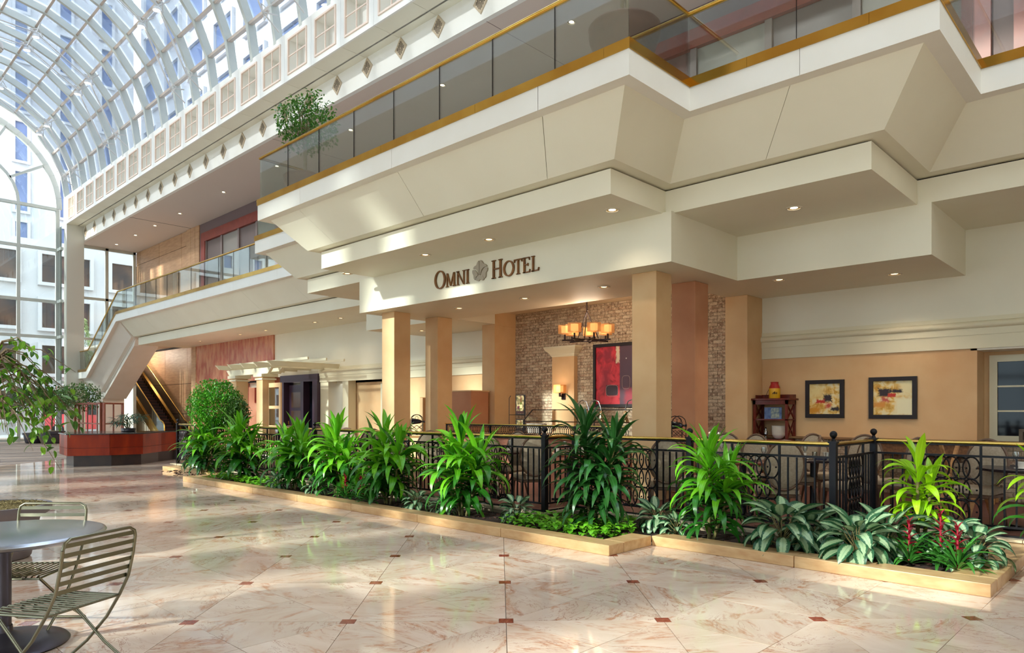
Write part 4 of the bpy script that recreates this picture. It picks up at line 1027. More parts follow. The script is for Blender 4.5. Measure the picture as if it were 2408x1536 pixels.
# ---- trees with small leaves
M_fic = leafmat('ficus_leaf', (44, 96, 26), (92, 146, 40), .35, .3, stripe=False); M_ficd = leafmat('dull_ficus_leaf', (48, 84, 34), (84, 120, 50), .35, .3, stripe=False)  # second ficus green is duller and greyer
M_bark = plain('pale_bark', (170, 152, 122), .85, c2=(140, 120, 92), scale=14); M_bush = leafmat('shrub_leaf', (40, 120, 20), (96, 172, 34), .4, .25, stripe=False)
def crown(parent, c, rad, n, mat, sz, seed, name='crown', dens=.35, droop=True, keep=None, flat=1.0):
    r = random.Random(seed); bl = leaf_mesh('l', sz, sz * .46, .7, mat, 3, .12, 'oval'); vs = [v.co.copy() for v in bl.vertices]; fs = [tuple(p.vertices) for p in bl.polygons]; uv = {}
    for lp in bl.loops: uv[lp.vertex_index] = tuple(bl.uv_layers[0].data[lp.index].uv)
    mb = MB(); mb.uv = []
    for k in range(n):
        while True:
            p = Vector((r.uniform(-1, 1), r.uniform(-1, 1), r.uniform(-1, 1)))
            if dens < p.length < 1: break
        p *= 1 + .12 * math.sin(5 * p.x + seed) * math.cos(4 * p.z)
        p = Vector((p.x * rad[0], p.y * rad[1], p.z * rad[2] * flat)) + Vector(c)
        if keep and not keep(p): continue
        M = Matrix.Translation(p) @ Matrix.Rotation(r.uniform(0, 6.28), 4, 'Z') @ Matrix.Rotation(r.uniform(-.4, 1.3), 4, 'Y') @ Matrix.Rotation(r.uniform(-.6, .6), 4, 'X') @ Matrix.Scale(r.uniform(.7, 1.2), 4)
        mb.add([M @ v for v in vs], fs); mb.uv += [uv[i] for i in range(len(vs))]
    o = mb.build(name, mat, parent, True); o['kind'] = 'stuff'; return o
def branches(parent, base_, top, crown_c, rad, n, mat, seed, r0=.03):
    r = random.Random(seed); mb = MB()
    for k in range(n):
        p = Vector((r.uniform(-1, 1), r.uniform(-1, 1), r.uniform(-.3, 1))).normalized() * r.uniform(.6, .95)
        e = Vector(crown_c) + Vector((p.x * rad[0], p.y * rad[1], p.z * rad[2])); m_ = (Vector(top) + e) / 2 + Vector((r.uniform(-.1, .1), r.uniform(-.1, .1), -.05))
        mb.tube([Vector(top) + Vector((0, 0, -r.uniform(0, .15))), m_, e], [r0 * .45, r0 * .25, r0 * .1], 5)
    mb.build('branch', mat, parent, True)
t = thing('round_shrub', 'dense round clipped shrub rising at the far left of the planter', 'shrub', (at_y(508, 7.08), 7.08, .06))
MB().tube([(0, 0, 0), (.03, 0, .6), (0, 0, 1.3)], [.04, .032, .03], 8).build('trunk', M_bark, t, True)
crown(t, (0, 0, 1.58), (.64, .62, .62), 6400, M_bush, .07, 5); crown(t, (.62, .2, 1.4), (.34, .3, .42), 1500, M_ficd, .07, 6, 'side_spray')
branches(t, None, (0, 0, 1.2), (0, 0, 1.6), (.55, .55, .55), 14, M_bark, 4)
def pot_terra(parent, R, H):
    MB().lathe([(0.002, 0), (R * .62, 0), (R * .68, .02), (R * .9, H * .62), (R * .93, H * .66), (R * .96, H * .70), (R, H * .76), (R * 1.03, H * .84), (R * 1.0, H * .9), (R * 1.04, H * .96), (R * .98, H), (R * .9, H * .98), (R * .86, H * .85)], 36, cap=False).build('pot', M_terra, parent, True)
    MB().lathe([(.002, H * .86), (R * .88, H * .86)], 24, cap=False).build('pot_soil', M_soil, parent)
t = thing('potted_fig_tree', 'airy fig tree in a terracotta pot behind the balustrade\'s far end', 'tree', (at_y(716, 7.72), 7.72, 5.85))
pot_terra(t, .42, .66)
MB().tube([(0, 0, .5), (.03, 0, .9), (-.02, .02, 1.3), (0, 0, 1.5)], [.045, .04, .036, .03], 8).build('trunk', M_bark, t, True)
crown(t, (.1, 0, 1.76), (.76, .66, .62), 1900, M_fic, .085, 8, dens=.15); branches(t, None, (0, 0, 1.5), (.1, 0, 1.85), (.7, .6, .55), 26, M_bark, 9)
t = thing('potted_fig_tree', 'braided-trunk tree in the large terracotta pot at the balustrade corner', 'tree', (at_y(1468, 7.78), 7.78, 5.85)); pot_terra(t, .46, .80)
for ph in (0, PI): MB().tube([(.035 * math.cos(ph + k * .8), .035 * math.sin(ph + k * .8), .6 + .1 * k) for k in range(18)], .026, 6).build('braided_trunk', M_bark, t, True)
crown(t, (0, 0, 3.3), (1.0, 1.0, .9), 1500, M_fic, .09, 12, dens=.15)
# three fig trees in dark pots by the end wall
M_dpot = plain('charcoal_pot', (66, 62, 72), .6)
def dark_pot(parent, R, H):
    MB().lathe([(.002, 0), (R * .72, 0), (R * .8, .03), (R * .93, H * .6), (R * .94, H * .78), (R * 1.03, H * .8), (R * 1.05, H), (R * .95, H), (R * .92, H * .9)], 32, cap=False).build('pot', M_dpot, parent, True)
    MB().lathe([(.002, H * 1.05), (R * .4, H * 1.03), (R * .93, H * .93)], 20, cap=False).build('pot_soil', plain('moss', (120, 108, 84), .95, c2=(150, 136, 100), scale=30), parent)
dark_pot(edge_plant, .15, .28)
for i, (u, d, lb, R) in enumerate(((80, 33.2, 'leftmost fig tree in a dark pot beside the glazed end wall', .44), (122, 33.0, 'middle fig tree in a dark pot left of the wooden desk', .52), (186, 30.6, 'fig tree whose pot is hidden behind the wooden desk', .52))):
    p = at(u, d); t = thing('potted_fig_tree', lb, 'tree', p, 0, 'fig trees in dark pots'); dark_pot(t, R, .55 * R / .5)
    MB().tube([(0, 0, .4), (.04, 0, 1.0), (.02, .03, 1.55), (.05, 0, 1.8)], [.035, .03, .026, .02], 7).build('trunk', plain('brown_bark', (110, 84, 62), .85), t, True)
    crown(t, (0, 0, 2.15), (.95, .95, .62), 1500, M_ficd, .12, 20 + i, dens=.1); branches(t, None, (.03, 0, 1.8), (0, 0, 2.1), (.85, .85, .5), 12, M_bark, 30 + i)
# ---- tie-rod frames with lamps inside the vault
M_rod = plain('white_rod', (214, 212, 210), .4); M_lamp = emis('floodlight_lens', (255, 244, 224), 6.0)
def tie_frame(x, label):
    t = thing('tie_rod_frame', label, 'ceiling light', (x, 0, 0), 0, 'tie-rod lamp frames in the vault')
    nd = [(YV + 3.88 * math.cos(math.radians(a)), ZV + 3.88 * math.sin(math.radians(a))) for a in (10, 41, 72, 103, 134, 165)]
    ou = [(YV + 4.32 * math.cos(math.radians(a)), ZV + 4.32 * math.sin(math.radians(a))) for a in (4, 41, 72, 103, 134, 176)]
    for dx in (0, 1.38):
        mb = MB()
        for a, b in zip(nd[:-1], nd[1:]): mb.tube([(dx, *a), (dx, *b)], .022, 6); mb.tube([(dx, a[0], a[1] - .05), (dx + .03, (a[0] + b[0]) / 2, (a[1] + b[1]) / 2 - .12), (dx, b[0], b[1] - .05)], .009, 5)
        mb.tube([(dx, *ou[0]), (dx, *nd[0])], .022, 6); mb.build('tie_rod', M_rod, t, True)
        for k in range(5):
            n_, o_ = nd[k], ou[k]; mb = MB(); e = .22
            ry, rz_ = math.cos(math.radians(10 + 31 * k)), math.sin(math.radians(10 + 31 * k)); ty, tz = -rz_, ry
            pts = [(dx, n_[0] - ty * e, n_[1] - tz * e), (dx + .16, n_[0] + ry * .12, n_[1] + rz_ * .12), (dx, n_[0] + ty * e, n_[1] + tz * e), (dx - .16, n_[0] + ry * .12, n_[1] + rz_ * .12)]
            mb.tube(pts, .018, 5, closed=True); mb.tube([(dx, *n_), (dx, n_[0] + ry * .46, n_[1] + rz_ * .46)], .022, 5); mb.build('bracket', M_rod, t, True)
            if k in (1, 2, 3):
                hd = MB().lathe([(.002, .11), (.09, .10), (.11, .05), (.13, 0), (.12, -.01), (.11, .0)], 16, (dx, n_[0] - ry * .05, n_[1] - rz_ * .05 - .12), cap=False).build('lamp_head', M_rod, t, True)
                MB().lathe([(.002, 0), (.105, 0)], 16, (dx, n_[0] - ry * .05, n_[1] - rz_ * .05 - .125), cap=False).build('lens', M_lamp, hd)
    for k in range(5): MB().tube([(0, *nd[k]), (1.38, *nd[k])], .018, 5).build('cross_rod', M_rod, t, True)
for x, lb in ((-38.2, 'tie-rod lamp frame nearest the arched end wall'), (-32.2, 'second tie-rod lamp frame from the arched end wall'), (-25.0, 'third tie-rod lamp frame from the end wall, at the top of the picture'), (-18.4, 'nearest tie-rod lamp frame, above the bulkhead windows')): tie_frame(x, lb)
t = thing('security_camera', 'white dome security camera at the upper left picture edge', 'camera', (-20.0, 3.55, 10.0))
MB().lathe([(.002, .16), (.09, .15), (.11, .08), (.11, .0)], 20, cap=False).build('housing', M_rod, t, True); MB().sphere((0, 0, 0), .10, 16, 10).build('dome', M_rod, t, True); MB().sphere((.03, -.07, -.05), .035, 10, 6).build('lens', M_joint, t, True)
MB().tube([(0, 0, .15), (0, 0, 5.9)], .018, 6).build('drop_pole', M_rod, t, True)

# ---- cherry wood desk planter
M_cherry = plain('cherry_veneer', (158, 54, 18), .3, c2=(116, 30, 12), scale=2.2, stretch=(1, 1, .35), spec=.3); M_dbase = plain('dark_plinth', (40, 30, 36), .3, c2=(56, 42, 40), scale=3); M_slab = plain('black_granite', (34, 32, 36), .12, c2=(70, 66, 66), scale=60)
dk = [atz(u, v, .30) for u, v in ((140, 1067), (158, 1073), (258, 1071), (336, 1068), (380, 1062))]
ctr = sum(dk, Vector()) / 5; pts = [(p.x, p.y) for p in dk]
nb = Vector((FW[0], FW[1])) * 1.9
full = pts + [(pts[-1][0] + nb.x * .75, pts[-1][1] + nb.y * .75), (pts[3][0] + nb.x * 1.25, pts[3][1] + nb.y * 1.25), (pts[1][0] + nb.x * 1.3, pts[1][1] + nb.y * 1.3), (pts[0][0] + nb.x * .9, pts[0][1] + nb.y * .9)]
cx_, cy_ = sum(p[0] for p in full) / len(full), sum(p[1] for p in full) / len(full)
t = thing('wooden_planter_desk', 'faceted cherry wood planter desk on a dark plinth standing on the marble', 'desk', (cx_, cy_, 0))
def ins(k): return [((p[0] - cx_) * k, (p[1] - cy_) * k) for p in full]
MB().prism(ins(.90), 0, .30).build('plinth', M_dbase, t)
P_ = ins(1.0); n = len(P_)
for i in range(n):
    a, b = Vector(P_[i]), Vector(P_[(i + 1) % n]); e = (b - a).normalized() * .004; nn = Vector((-e.y, e.x)).normalized() * .03
    if (nn.dot(-(a + b) / 2)) < 0: nn = -nn
    for za, zb2 in ((.30, .505), (.512, .875)):
        MB().prism([tuple(a + e), tuple(b - e), tuple(b - e + nn), tuple(a + e + nn)], za, zb2).build('veneer_panel', M_cherry, t)
MB().prism(ins(.975), .31, .87).build('carcass', M_dbase, t)
MB().prism(ins(1.02), .875, .905).build('top_slab', M_slab, t, bevel=.005)
t2 = thing('palm_plant', 'dark feathery palm standing in the top of the cherry wood desk', 'plant', at(302, 21.4, .905)); r = random.Random(4)
fm = leaf_mesh('leaf', .26, .03, 1.0, leafmat('palm_leaf', (26, 60, 44), (50, 88, 62), .4, .15), 5, .2, 'strap')
MB().lathe([(.002, 0), (.16, 0), (.2, .02), (.2, .10), (.17, .10)], 20, cap=False).build('pot', M_dpot, t2, True); mb = MB()
for k in range(26):
    ph = r.uniform(0, 6.28); rad = r.uniform(.1, .42); h = r.uniform(.22, .5); tip = (rad * math.cos(ph), rad * math.sin(ph), h); mb.tube([(0, 0, .02), (tip[0] * .4, tip[1] * .4, h * .7), tip], .006, 4)
    for q in range(7): inst('leaf', fm, t2, tip, (0, -r.uniform(-.4, .5), ph + (q - 3) * .33), r.uniform(.8, 1.2))
mb.build('stalk', M_stem, t2, True)
# slatted wooden screens
M_mahog = plain('mahogany', (128, 62, 40), .4, c2=(100, 44, 30), scale=5, stretch=(4, 4, 1))
def screen(p, q, label, slats, h=1.86):
    p = Vector(p); q = Vector(q); L = (q - p).length; d = (q - p) / L; t = thing('slatted_screen', label, 'screen', p, math.atan2(d.y, d.x), 'slatted wooden screens behind the desk')
    MB().box(0, .09, -.04, .04, 0, h).box(L - .07, L, -.04, .04, 0, h).box(.09, L - .07, -.035, .035, h - .07, h).box(.09, L - .07, -.03, .03, .98, 1.03).box(.09, L - .07, -.035, .035, .1, .18).build('frame', M_mahog, t)
    for i in range(slats): x = .09 + (L - .16) * (i + .7) / (slats + .4); MB().box(x - .035, x + .035, -.015, .015, .1, h - .05).build('slat', M_mahog, t)
screen(at(176, 30.5), at(238, 28.0), 'slatted mahogany screen with five slats behind the desk', 5); screen(at(243, 28.0), at(289, 29.5), 'open mahogany frame panel nearest the escalator', 1)
# ---- escalator
M_step = plain('escalator_step', (38, 30, 36), .5, .4); M_nose = plain('step_nosing', (112, 60, 48), .5); M_skirt = plain('escalator_cladding', (226, 216, 196), .5)
t = thing('escalator', 'dark-stepped escalator with brass rails rising behind the desk', 'escalator', (-38.5, 13.75, 0))
sl = math.tan(math.radians(30)); W0, W1 = 0.16, 1.22; OX = 0
for k in range(26):
    x = -.2 - .30 * k; z = .02 + .173 * k
    s_ = MB().box(x - .40, x, W0, W1, max(0, z - .20), z).build('step', M_step, t); MB().box(x - .012, x + .004, W0 + .02, W1 - .02, z - .02, z + .003).build('step_nosing', M_nose, s_)
for y0, nm in ((0.0, 'near'), (1.24, 'far')):
    def L3(x, z): return (x, z)
    MB().xzprism([(.55, 0), (.55, .16), (-.15, .22), (-7.6, 4.52), (-7.6, 4.1), (-.6, 0)], y0, y0 + .14).build('skirt', M_brass, t)
    MB().xzprism([(.5, .16), (.35, .80), (-.10, .98), (-7.6, 5.31), (-7.6, 4.5), (-.15, .22)], y0 + .06, y0 + .075).build('glass_side', M_glassb, t)
    MB().tube([(.46, y0 + .07, .45), (.42, y0 + .07, .80), (.2, y0 + .07, .96), (-.1, y0 + .07, 1.02), (-7.6, y0 + .07, 5.35)], .035, 8).build('handrail', M_railbr, t, True)
MB().xzprism([(-.6, 0), (-7.6, 4.04), (-7.6, 0)], .0, .12).build('cladding', M_skirt, t)
MB().box(-.35, .9, .05, 1.34, 0, .02).build('comb_plate', M_step, t)
# ---- exit sign
t = thing('exit_sign', 'small white EXIT sign with red letters on the pillar by the end wall', 'sign', at(143, 34.2, 2.62), camo.rotation_euler.z)
MB().box(-.26, .26, -.03, .03, -.14, .14).build('housing', plain('sign_white', (236, 232, 224), .5), t)
M_rl = plain('exit_red', (170, 30, 34), .5)
def block(ch, x, w=.09, h=.17, y=-.036):
    m = MB(); a, b = x, x + w; s_ = .022; z0, z1 = -h / 2, h / 2
    if ch == 'E': m.box(a, a + s_, y, y + .006, z0, z1); [m.box(a, b, y, y + .006, z, z + s_) for z in (z0, -s_ / 2, z1 - s_)]
    if ch == 'I': m.box((a + b - s_) / 2, (a + b + s_) / 2, y, y + .006, z0, z1)
    if ch == 'T': m.box((a + b - s_) / 2, (a + b + s_) / 2, y, y + .006, z0, z1).box(a, b, y, y + .006, z1 - s_, z1)
    if ch == 'X': m.xzprism([(a, z0), (a + s_ * 1.2, z0), (b, z1), (b - s_ * 1.2, z1)], y, y + .006).xzprism([(b - s_ * 1.2, z0), (b, z0), (a + s_ * 1.2, z1), (a, z1)], y, y + .006)
    return m
for i, ch in enumerate('EXIT'): block(ch, -.215 + .112 * i).build('letter_' + ch.lower(), M_rl, t)
MB().box(-.02, .02, -.02, .02, .14, .4).build('bracket', M_rod, t)
# ---- foreground café table, chairs, pot and fig tree
M_ss = plain('brushed_steel', (176, 178, 184), .26, 1.0); M_ss2 = plain('satin_steel_wire', (128, 124, 104), .3, 1.0); M_pw = plain('pewter_base', (84, 80, 90), .35, .8)
tc = at(8, 4.6)
t = thing('cafe_table', 'round brushed steel table with a dark pedestal at the lower left', 'table', tc)
MB().lathe([(.002, .70), (.52, .70), (.565, .705), (.583, .715), (.588, .73), (.580, .742), (.56, .748), (.002, .748)], 72, cap=False).build('tabletop', M_ss, t, True)
MB().lathe([(.045, .02), (.045, .70)], 24).build('pedestal', M_pw, t, True)
MB().lathe([(.002, 0), (.36, 0), (.375, .012), (.36, .03), (.24, .055), (.10, .075), (.055, .10), (.05, .14)], 48, cap=False).build('foot', M_pw, t, True)
def cafe_chair(loc, rz, label):
    "faces local +x; seat 0.44 m"
    t = thing('cafe_chair', label, 'chair', loc, rz, 'steel wire cafe chairs')
    r_ = .0095; hw = .245
    # side frames: back upright bowing down to front foot
    for s_ in (-1, 1):
        MB().tube([(-.36, s_ * hw, .80), (-.345, s_ * hw, .70), (-.31, s_ * hw, .56), (-.245, s_ * hw, .44), (-.15, s_ * hw, .30), (0, s_ * hw, .14), (.16, s_ * hw, .012)], r_, 8).build('frame_rail', M_ss2, t, True)
        MB().tube([(.16, s_ * (hw - .03), .425), (.02, s_ * (hw - .02), .30), (-.14, s_ * (hw - .01), .15), (-.34, s_ * hw, .012)], r_, 8).build('leg', M_ss2, t, True)
    MB().tube([(-.36, -hw, .80), (-.362, -hw + .01, .835), (-.362, -hw + .045, .855), (-.362, hw - .045, .855), (-.362, hw - .01, .835), (-.36, hw, .80)], r_, 8).build('top_rail', M_ss2, t, True)
    MB().tube([(-.34, -hw, .012), (-.35, 0, .012), (-.34, hw, .012)], r_, 8).build('foot_rail', M_ss2, t, True); MB().tube([(.16, -hw, .012), (.17, 0, .012), (.16, hw, .012)], r_, 8).build('foot_rail', M_ss2, t, True)
    for k in range(6):
        z = .81 - .052 * k; x = -.362 + .115 * max(0, (.8 - z) / .36) ** 1.5
        MB().add([(x - .002, -hw, z), (x - .002, hw, z), (x - .002, hw, z + .024), (x - .002, -hw, z + .024), (x + .002, -hw, z), (x + .002, hw, z), (x + .002, hw, z + .024), (x + .002, -hw, z + .024)], [(0, 3, 2, 1), (4, 5, 6, 7), (0, 1, 5, 4), (2, 3, 7, 6), (1, 2, 6, 5), (3, 0, 4, 7)]).build('back_slat', M_ss2, t)
    for k in range(13):
        y = -hw + .02 + (2 * hw - .04) * k / 12
        MB().tube([(-.235, y, .438), (0, y, .432), (.175, y, .436), (.19, y, .425)], .0052, 6).build('seat_rod', M_ss2, t, True)
    MB().tube([(-.24, -hw, .436), (-.24, hw, .436)], r_ * .8, 6).tube([(.19, -hw, .42), (.19, hw, .42)], r_ * .8, 6).tube([(-.24, -hw, .436), (0, -hw, .43), (.19, -hw, .424)], r_ * .8, 6).tube([(-.24, hw, .436), (0, hw, .43), (.19, hw, .424)], r_ * .8, 6).build('seat_frame', M_ss2, t, True)
    MB().tube([(.02 + .13 * math.cos(a * PI / 8), .13 * math.sin(a * PI / 8), .422) for a in range(16)], .008, 6, closed=True).tube([(.02 + .07 * math.cos(a * PI / 8), .07 * math.sin(a * PI / 8), .423) for a in range(16)], .006, 6, closed=True).build('seat_ring', M_ss2, t, True)
    return t
bk = Vector((-4.425, 1.265)); fa = math.radians(208); cafe_chair((bk.x + .36 * math.cos(fa), bk.y + .36 * math.sin(fa), 0), fa, 'steel wire cafe chair seen from behind, nearest the camera')
bk = Vector((-6.10, 1.42)); fa = math.radians(-44); cafe_chair((bk.x + .36 * math.cos(fa), bk.y + .36 * math.sin(fa), 0), fa, 'steel wire cafe chair on the far side of the round table')
p = at(-24, 7.3); t = thing('potted_fig_tree', 'foreground fig tree in a wide grey bowl pot, branches hanging in from the left', 'tree', p)
MB().lathe([(.002, 0), (.34, 0), (.36, .02), (.42, .34), (.44, .42), (.52, .47), (.545, .52), (.545, .56), (.50, .56), (.47, .50)], 48, cap=False).build('pot', plain('grey_bowl', (104, 96, 100), .55), t, True)
r = random.Random(9); mb = MB().lathe([(.002, .55), (.25, .55), (.49, .52)], 30, cap=False)
for k in range(2600):
    a, q = r.uniform(0, 6.28), .49 * math.sqrt(r.random()); c = (q * math.cos(a), q * math.sin(a), .54); mb.cbox((c[0], c[1], c[2] + r.uniform(0, .02)), .04, .004, .004, Matrix.Rotation(r.uniform(0, 6.28), 3, 'Z') @ Matrix.Rotation(r.uniform(-.6, .6), 3, 'Y'))
tag(mb.build('dry_moss', plain('dry_moss', (150, 134, 92), .95, c2=(110, 98, 66), scale=40), t), kind='stuff')
MB().tube([(0, 0, .5), (-.1, .05, 1.0), (-.15, .05, 1.5), (-.1, 0, 2.0)], [.05, .045, .04, .03], 10).build('trunk', M_bark, t, True)
lf = [leaf_mesh('leaf', .105, .055, d, leafmat('fig_leaf_%d' % i, a, b, .35, .32, stripe=False), 6, .12, 'oval', 0, .04) for i, (d, a, b) in enumerate(((.5, (58, 106, 22), (104, 150, 36)), (.9, (40, 82, 22), (74, 122, 34)), (1.3, (76, 130, 24), (124, 170, 44))))]
mb = MB(); cnt = 0
Rw = Vector((RT[0], RT[1], 0)); Fw = Vector((FW[0], FW[1], 0))
spr = []
for k in range(40):
    z0 = r.uniform(1.55, 2.35); dep = r.uniform(-.5, .5); reach = r.uniform(.25, .82) * (1 - .35 * abs(z0 - 1.95) / .4 * .5)
    a = Vector((-.1, 0, min(2.0, z0))) ; tip = Rw * reach + Fw * dep + Vector((0, 0, z0 - r.uniform(.15, .75)))
    m1 = a * .4 + tip * .6 + Vector((0, 0, .22)); mb.tube([a, (a + m1) / 2 + Vector((0, 0, .12)), m1, tip], [.012, .009, .006, .002], 5)
    spr.append((a, m1, tip))
mb.build('branch', plain('fig_twig', (104, 84, 58), .8), t, True)
for k in range(292):
    a, m1, tip = spr[k % len(spr)]; f = r.uniform(.25, 1.0)
    q = m1 + (tip - m1) * ((f - .4) / .6) if f > .4 else a + (m1 - a) * (f / .4) + Vector((0, 0, .08))
    q = q + Vector((r.uniform(-.07, .07), r.uniform(-.07, .07), r.uniform(-.05, .04)))
    inst('leaf', lf[k % 3], t, q, (r.uniform(-.5, .5), r.uniform(.1, 1.25), r.uniform(0, 6.28)), r.uniform(.75, 1.15))
# ---- white pergola and glass door
t = thing('pergola', 'white timber pergola on two square peach posts by the rose marble wall', 'pergola', (-23.3, 11.3, 0.12))
for x in (-1.32, .65):
    pc = MB().box(x - .22, x + .22, 0, .44, 0, 2.62).build('post', M_peach, t); MB().box(x - .26, x + .26, -.04, .48, 2.46, 2.52).box(x - .3, x + .3, -.08, .52, 2.56, 2.66).build('cap', M_trimw, pc)
MB().xzprism([(-1.85, 2.86), (1.5, 2.86), (1.25, 2.66), (-1.6, 2.66)], -.02, .08).xzprism([(-1.85, 2.86), (1.5, 2.86), (1.25, 2.66), (-1.6, 2.66)], .36, .46).build('beam', M_trimw, t)
for k in range(5): MB().add([(-1.6 + .95 * k + a, b, c) for a in (0, .07) for b, c in ((-.55, 3.02), (2.1, 3.02), (2.1, 2.87), (-.4, 2.87))], [(0, 3, 2, 1), (4, 5, 6, 7), (0, 1, 5, 4), (1, 2, 6, 5), (2, 3, 7, 6), (3, 0, 4, 7)]).build('rafter', M_trimw, t)
for y in (.1, .75, 1.4): MB().box(-2.0, 3.6, y, y + .05, 3.02, 3.10).build('batten', M_trimw, t)
t = thing('glass_door', 'open three-pane glass door in a tan frame beside the pergola post', 'door', (-22.5, 11.5, .12), 0.0)
MB().box(0, .12, 0, .05, 0, 2.35).box(.80, .92, 0, .05, 0, 2.35).box(.12, .8, 0, .05, 2.2, 2.35).box(.12, .8, 0, .05, 0, .25).box(.12, .8, 0, .05, .82, .92).box(.12, .8, 0, .05, 1.48, 1.58).build('frame', M_peach, t)
for z in (.25, .92, 1.58): MB().box(.12, .8, .02, .03, z, z + .6).build('pane', M_glassw, t)
# ---- pictures
def canvas_mat(name, base_, blobs, sc=1.0):
    m, nt, b = newmat(name); setp(b, .5); g = texco(nt, 'Generated'); sep = nt.nodes.new('ShaderNodeSeparateXYZ'); nt.links.new(g, sep.inputs[0]); u, w = sep.outputs[0], sep.outputs[2]
    n1 = noise(nt, 6, 5, g, .6); n2 = noise(nt, 17, 4, g)
    c = ramp(nt, n1, [(.38, S(base_[0])), (.5, S(base_[1])), (.62, S(base_[2]))])
    wob = mth(nt, 'ADD', mth(nt, 'MULTIPLY', mth(nt, 'SUBTRACT', n2, .5), .22), mth(nt, 'MULTIPLY', mth(nt, 'SUBTRACT', n1, .5), .12))
    for cx, cz, hw, hh, soft, col, rough in blobs:
        du = mth(nt, 'SUBTRACT', mth(nt, 'ABSOLUTE', mth(nt, 'SUBTRACT', u, cx)), hw); dw = mth(nt, 'SUBTRACT', mth(nt, 'ABSOLUTE', mth(nt, 'SUBTRACT', w, cz)), hh)
        d = mth(nt, 'ADD', mth(nt, 'MAXIMUM', du, dw), mth(nt, 'MULTIPLY', wob, rough * .5))
        k = mth(nt, 'SUBTRACT', .5, mth(nt, 'DIVIDE', d, soft), clamp=True); c = mixc(nt, k, c, S(col))
    nt.links.new(c, b.inputs['Base Color']); return m
M_frame = plain('dark_picture_frame', (26, 16, 22), .6)
def picture(name, label, x0, x1, z0, z1, mat, fw, y=YW, cat='picture', group=None):
    xc, zc = (x0 + x1) / 2, (z0 + z1) / 2; a, b = (x1 - x0) / 2, (z1 - z0) / 2; t = thing(name, label, cat, (xc, y, zc), 0, group)
    MB().box(-a, -a + fw, -.05, 0, -b, b).box(a - fw, a, -.05, 0, -b, b).box(-a + fw, a - fw, -.05, 0, b - fw, b).box(-a + fw, a - fw, -.05, 0, -b, -b + fw).build('frame', M_frame, t)
    MB().box(-a + fw, a - fw, -.02, 0, -b + fw, b - fw).build('canvas', mat, t); return t
ab = ((206, 150, 50), (232, 196, 110), (238, 224, 178))
picture('abstract_picture', 'abstract ochre picture with a black patch low right, nearer the red cabinet', -5.13, -4.44, 1.41, 2.11, canvas_mat('abstract_a', ab, [(.2, .75, .25, .2, .3, (236, 214, 150), 1), (.6, .52, .13, .12, .06, (44, 26, 32), 1.6), (.36, .42, .14, .055, .05, (196, 44, 30), 1.2), (.62, .28, .09, .08, .08, (206, 84, 60), 1.5), (.83, .17, .13, .06, .05, (36, 24, 32), 1), (.15, .12, .2, .1, .1, (214, 146, 40), 1)]), .07, group=None)
picture('abstract_picture', 'abstract ochre picture with a red bar at centre, nearer the window', -4.02, -3.26, 1.40, 2.13, canvas_mat('abstract_b', ab, [(.8, .25, .22, .25, .1, (242, 234, 196), .6), (.85, .8, .16, .2, .15, (240, 226, 176), 1), (.28, .66, .14, .11, .06, (44, 26, 32), 1.6), (.58, .70, .16, .045, .05, (40, 26, 34), 1.2), (.48, .58, .1, .055, .03, (204, 48, 32), .6), (.3, .45, .1, .07, .08, (200, 90, 76), 1.5), (.15, .3, .15, .08, .08, (222, 150, 60), 1)]), .07)
M_red1 = canvas_mat('red_painting_paint', ((150, 26, 40), (206, 44, 58), (216, 58, 70)), [(.32, .86, .12, .10, .1, (150, 34, 52), 1.5), (.28, .45, .1, .18, .15, (150, 30, 48), 1.5), (.60, .86, .045, .14, .03, (226, 206, 176), 1.0), (.83, .5, .18, .6, .015, (92, 64, 78), .05), (.9, .12, .12, .14, .1, (150, 44, 60), 1), (.44, .24, .16, .09, .02, (56, 36, 46), .15), (.82, .78, .012, .008, .01, (236, 230, 226), 0)])
picture('red_painting', 'large red and plum abstract painting in a black frame on the brick wall', -10.08, -8.9, 1.62, 3.10, M_red1, .07, YW - .03, 'painting')
M_line = plain('chalk_line', (200, 170, 160), .6)
rp = [o for o in bpy.data.objects if o.name == 'red_painting'][0]
MB().tube([(.33 + .11 * math.copysign(abs(math.cos(a * PI / 12)) ** .6, math.cos(a * PI / 12)), -.024, -.17 + .15 * math.copysign(abs(math.sin(a * PI / 12)) ** .6, math.sin(a * PI / 12))) for a in range(24)], .004, 4, closed=True).build('chalk_ring', M_line, rp)
MB().tube([(-.06 + .17 * math.copysign(abs(math.cos(a * PI / 12)) ** .6, math.cos(a * PI / 12)), -.024, -.355 + .13 * math.copysign(abs(math.sin(a * PI / 12)) ** .6, math.sin(a * PI / 12))) for a in range(24)], .004, 4, closed=True).build('chalk_ring', M_line, rp)
# ---- pilaster with capital and sconces
M_shade = None
def shade_mat():
    m, nt, b = newmat('lit_shade'); b.inputs['Base Color'].default_value = S((190, 140, 80)); b.inputs['Roughness'].default_value = .7
    sep = nt.nodes.new('ShaderNodeSeparateXYZ'); nt.links.new(texco(nt, 'Generated'), sep.inputs[0])
    dx = mth(nt, 'SUBTRACT', sep.outputs[0], .5); dy = mth(nt, 'SUBTRACT', sep.outputs[1], .5); dz = mth(nt, 'SUBTRACT', sep.outputs[2], .45)
    b.inputs['Emission Color'].default_value = S((255, 176, 92)); b.inputs['Emission Strength'].default_value = .55
    return m
M_shade = shade_mat(); M_bulb = emis('lamp_core', (255, 190, 110), 1.0); M_shadet = glassmat('organza_shade', (.86, .66, .42), .02)
M_bronzed = plain('dark_bronze', (48, 34, 34), .4, .7)
t = thing('pilaster', 'peach pilaster with white moulded capital on the brick wall', 'pillar', (-10.95, YW, .12))
MB().box(-.35, .35, -.14, 0, 0, 2.78).build('shaft', M_peach, t, bevel=.01)
mb = MB(); rr = []
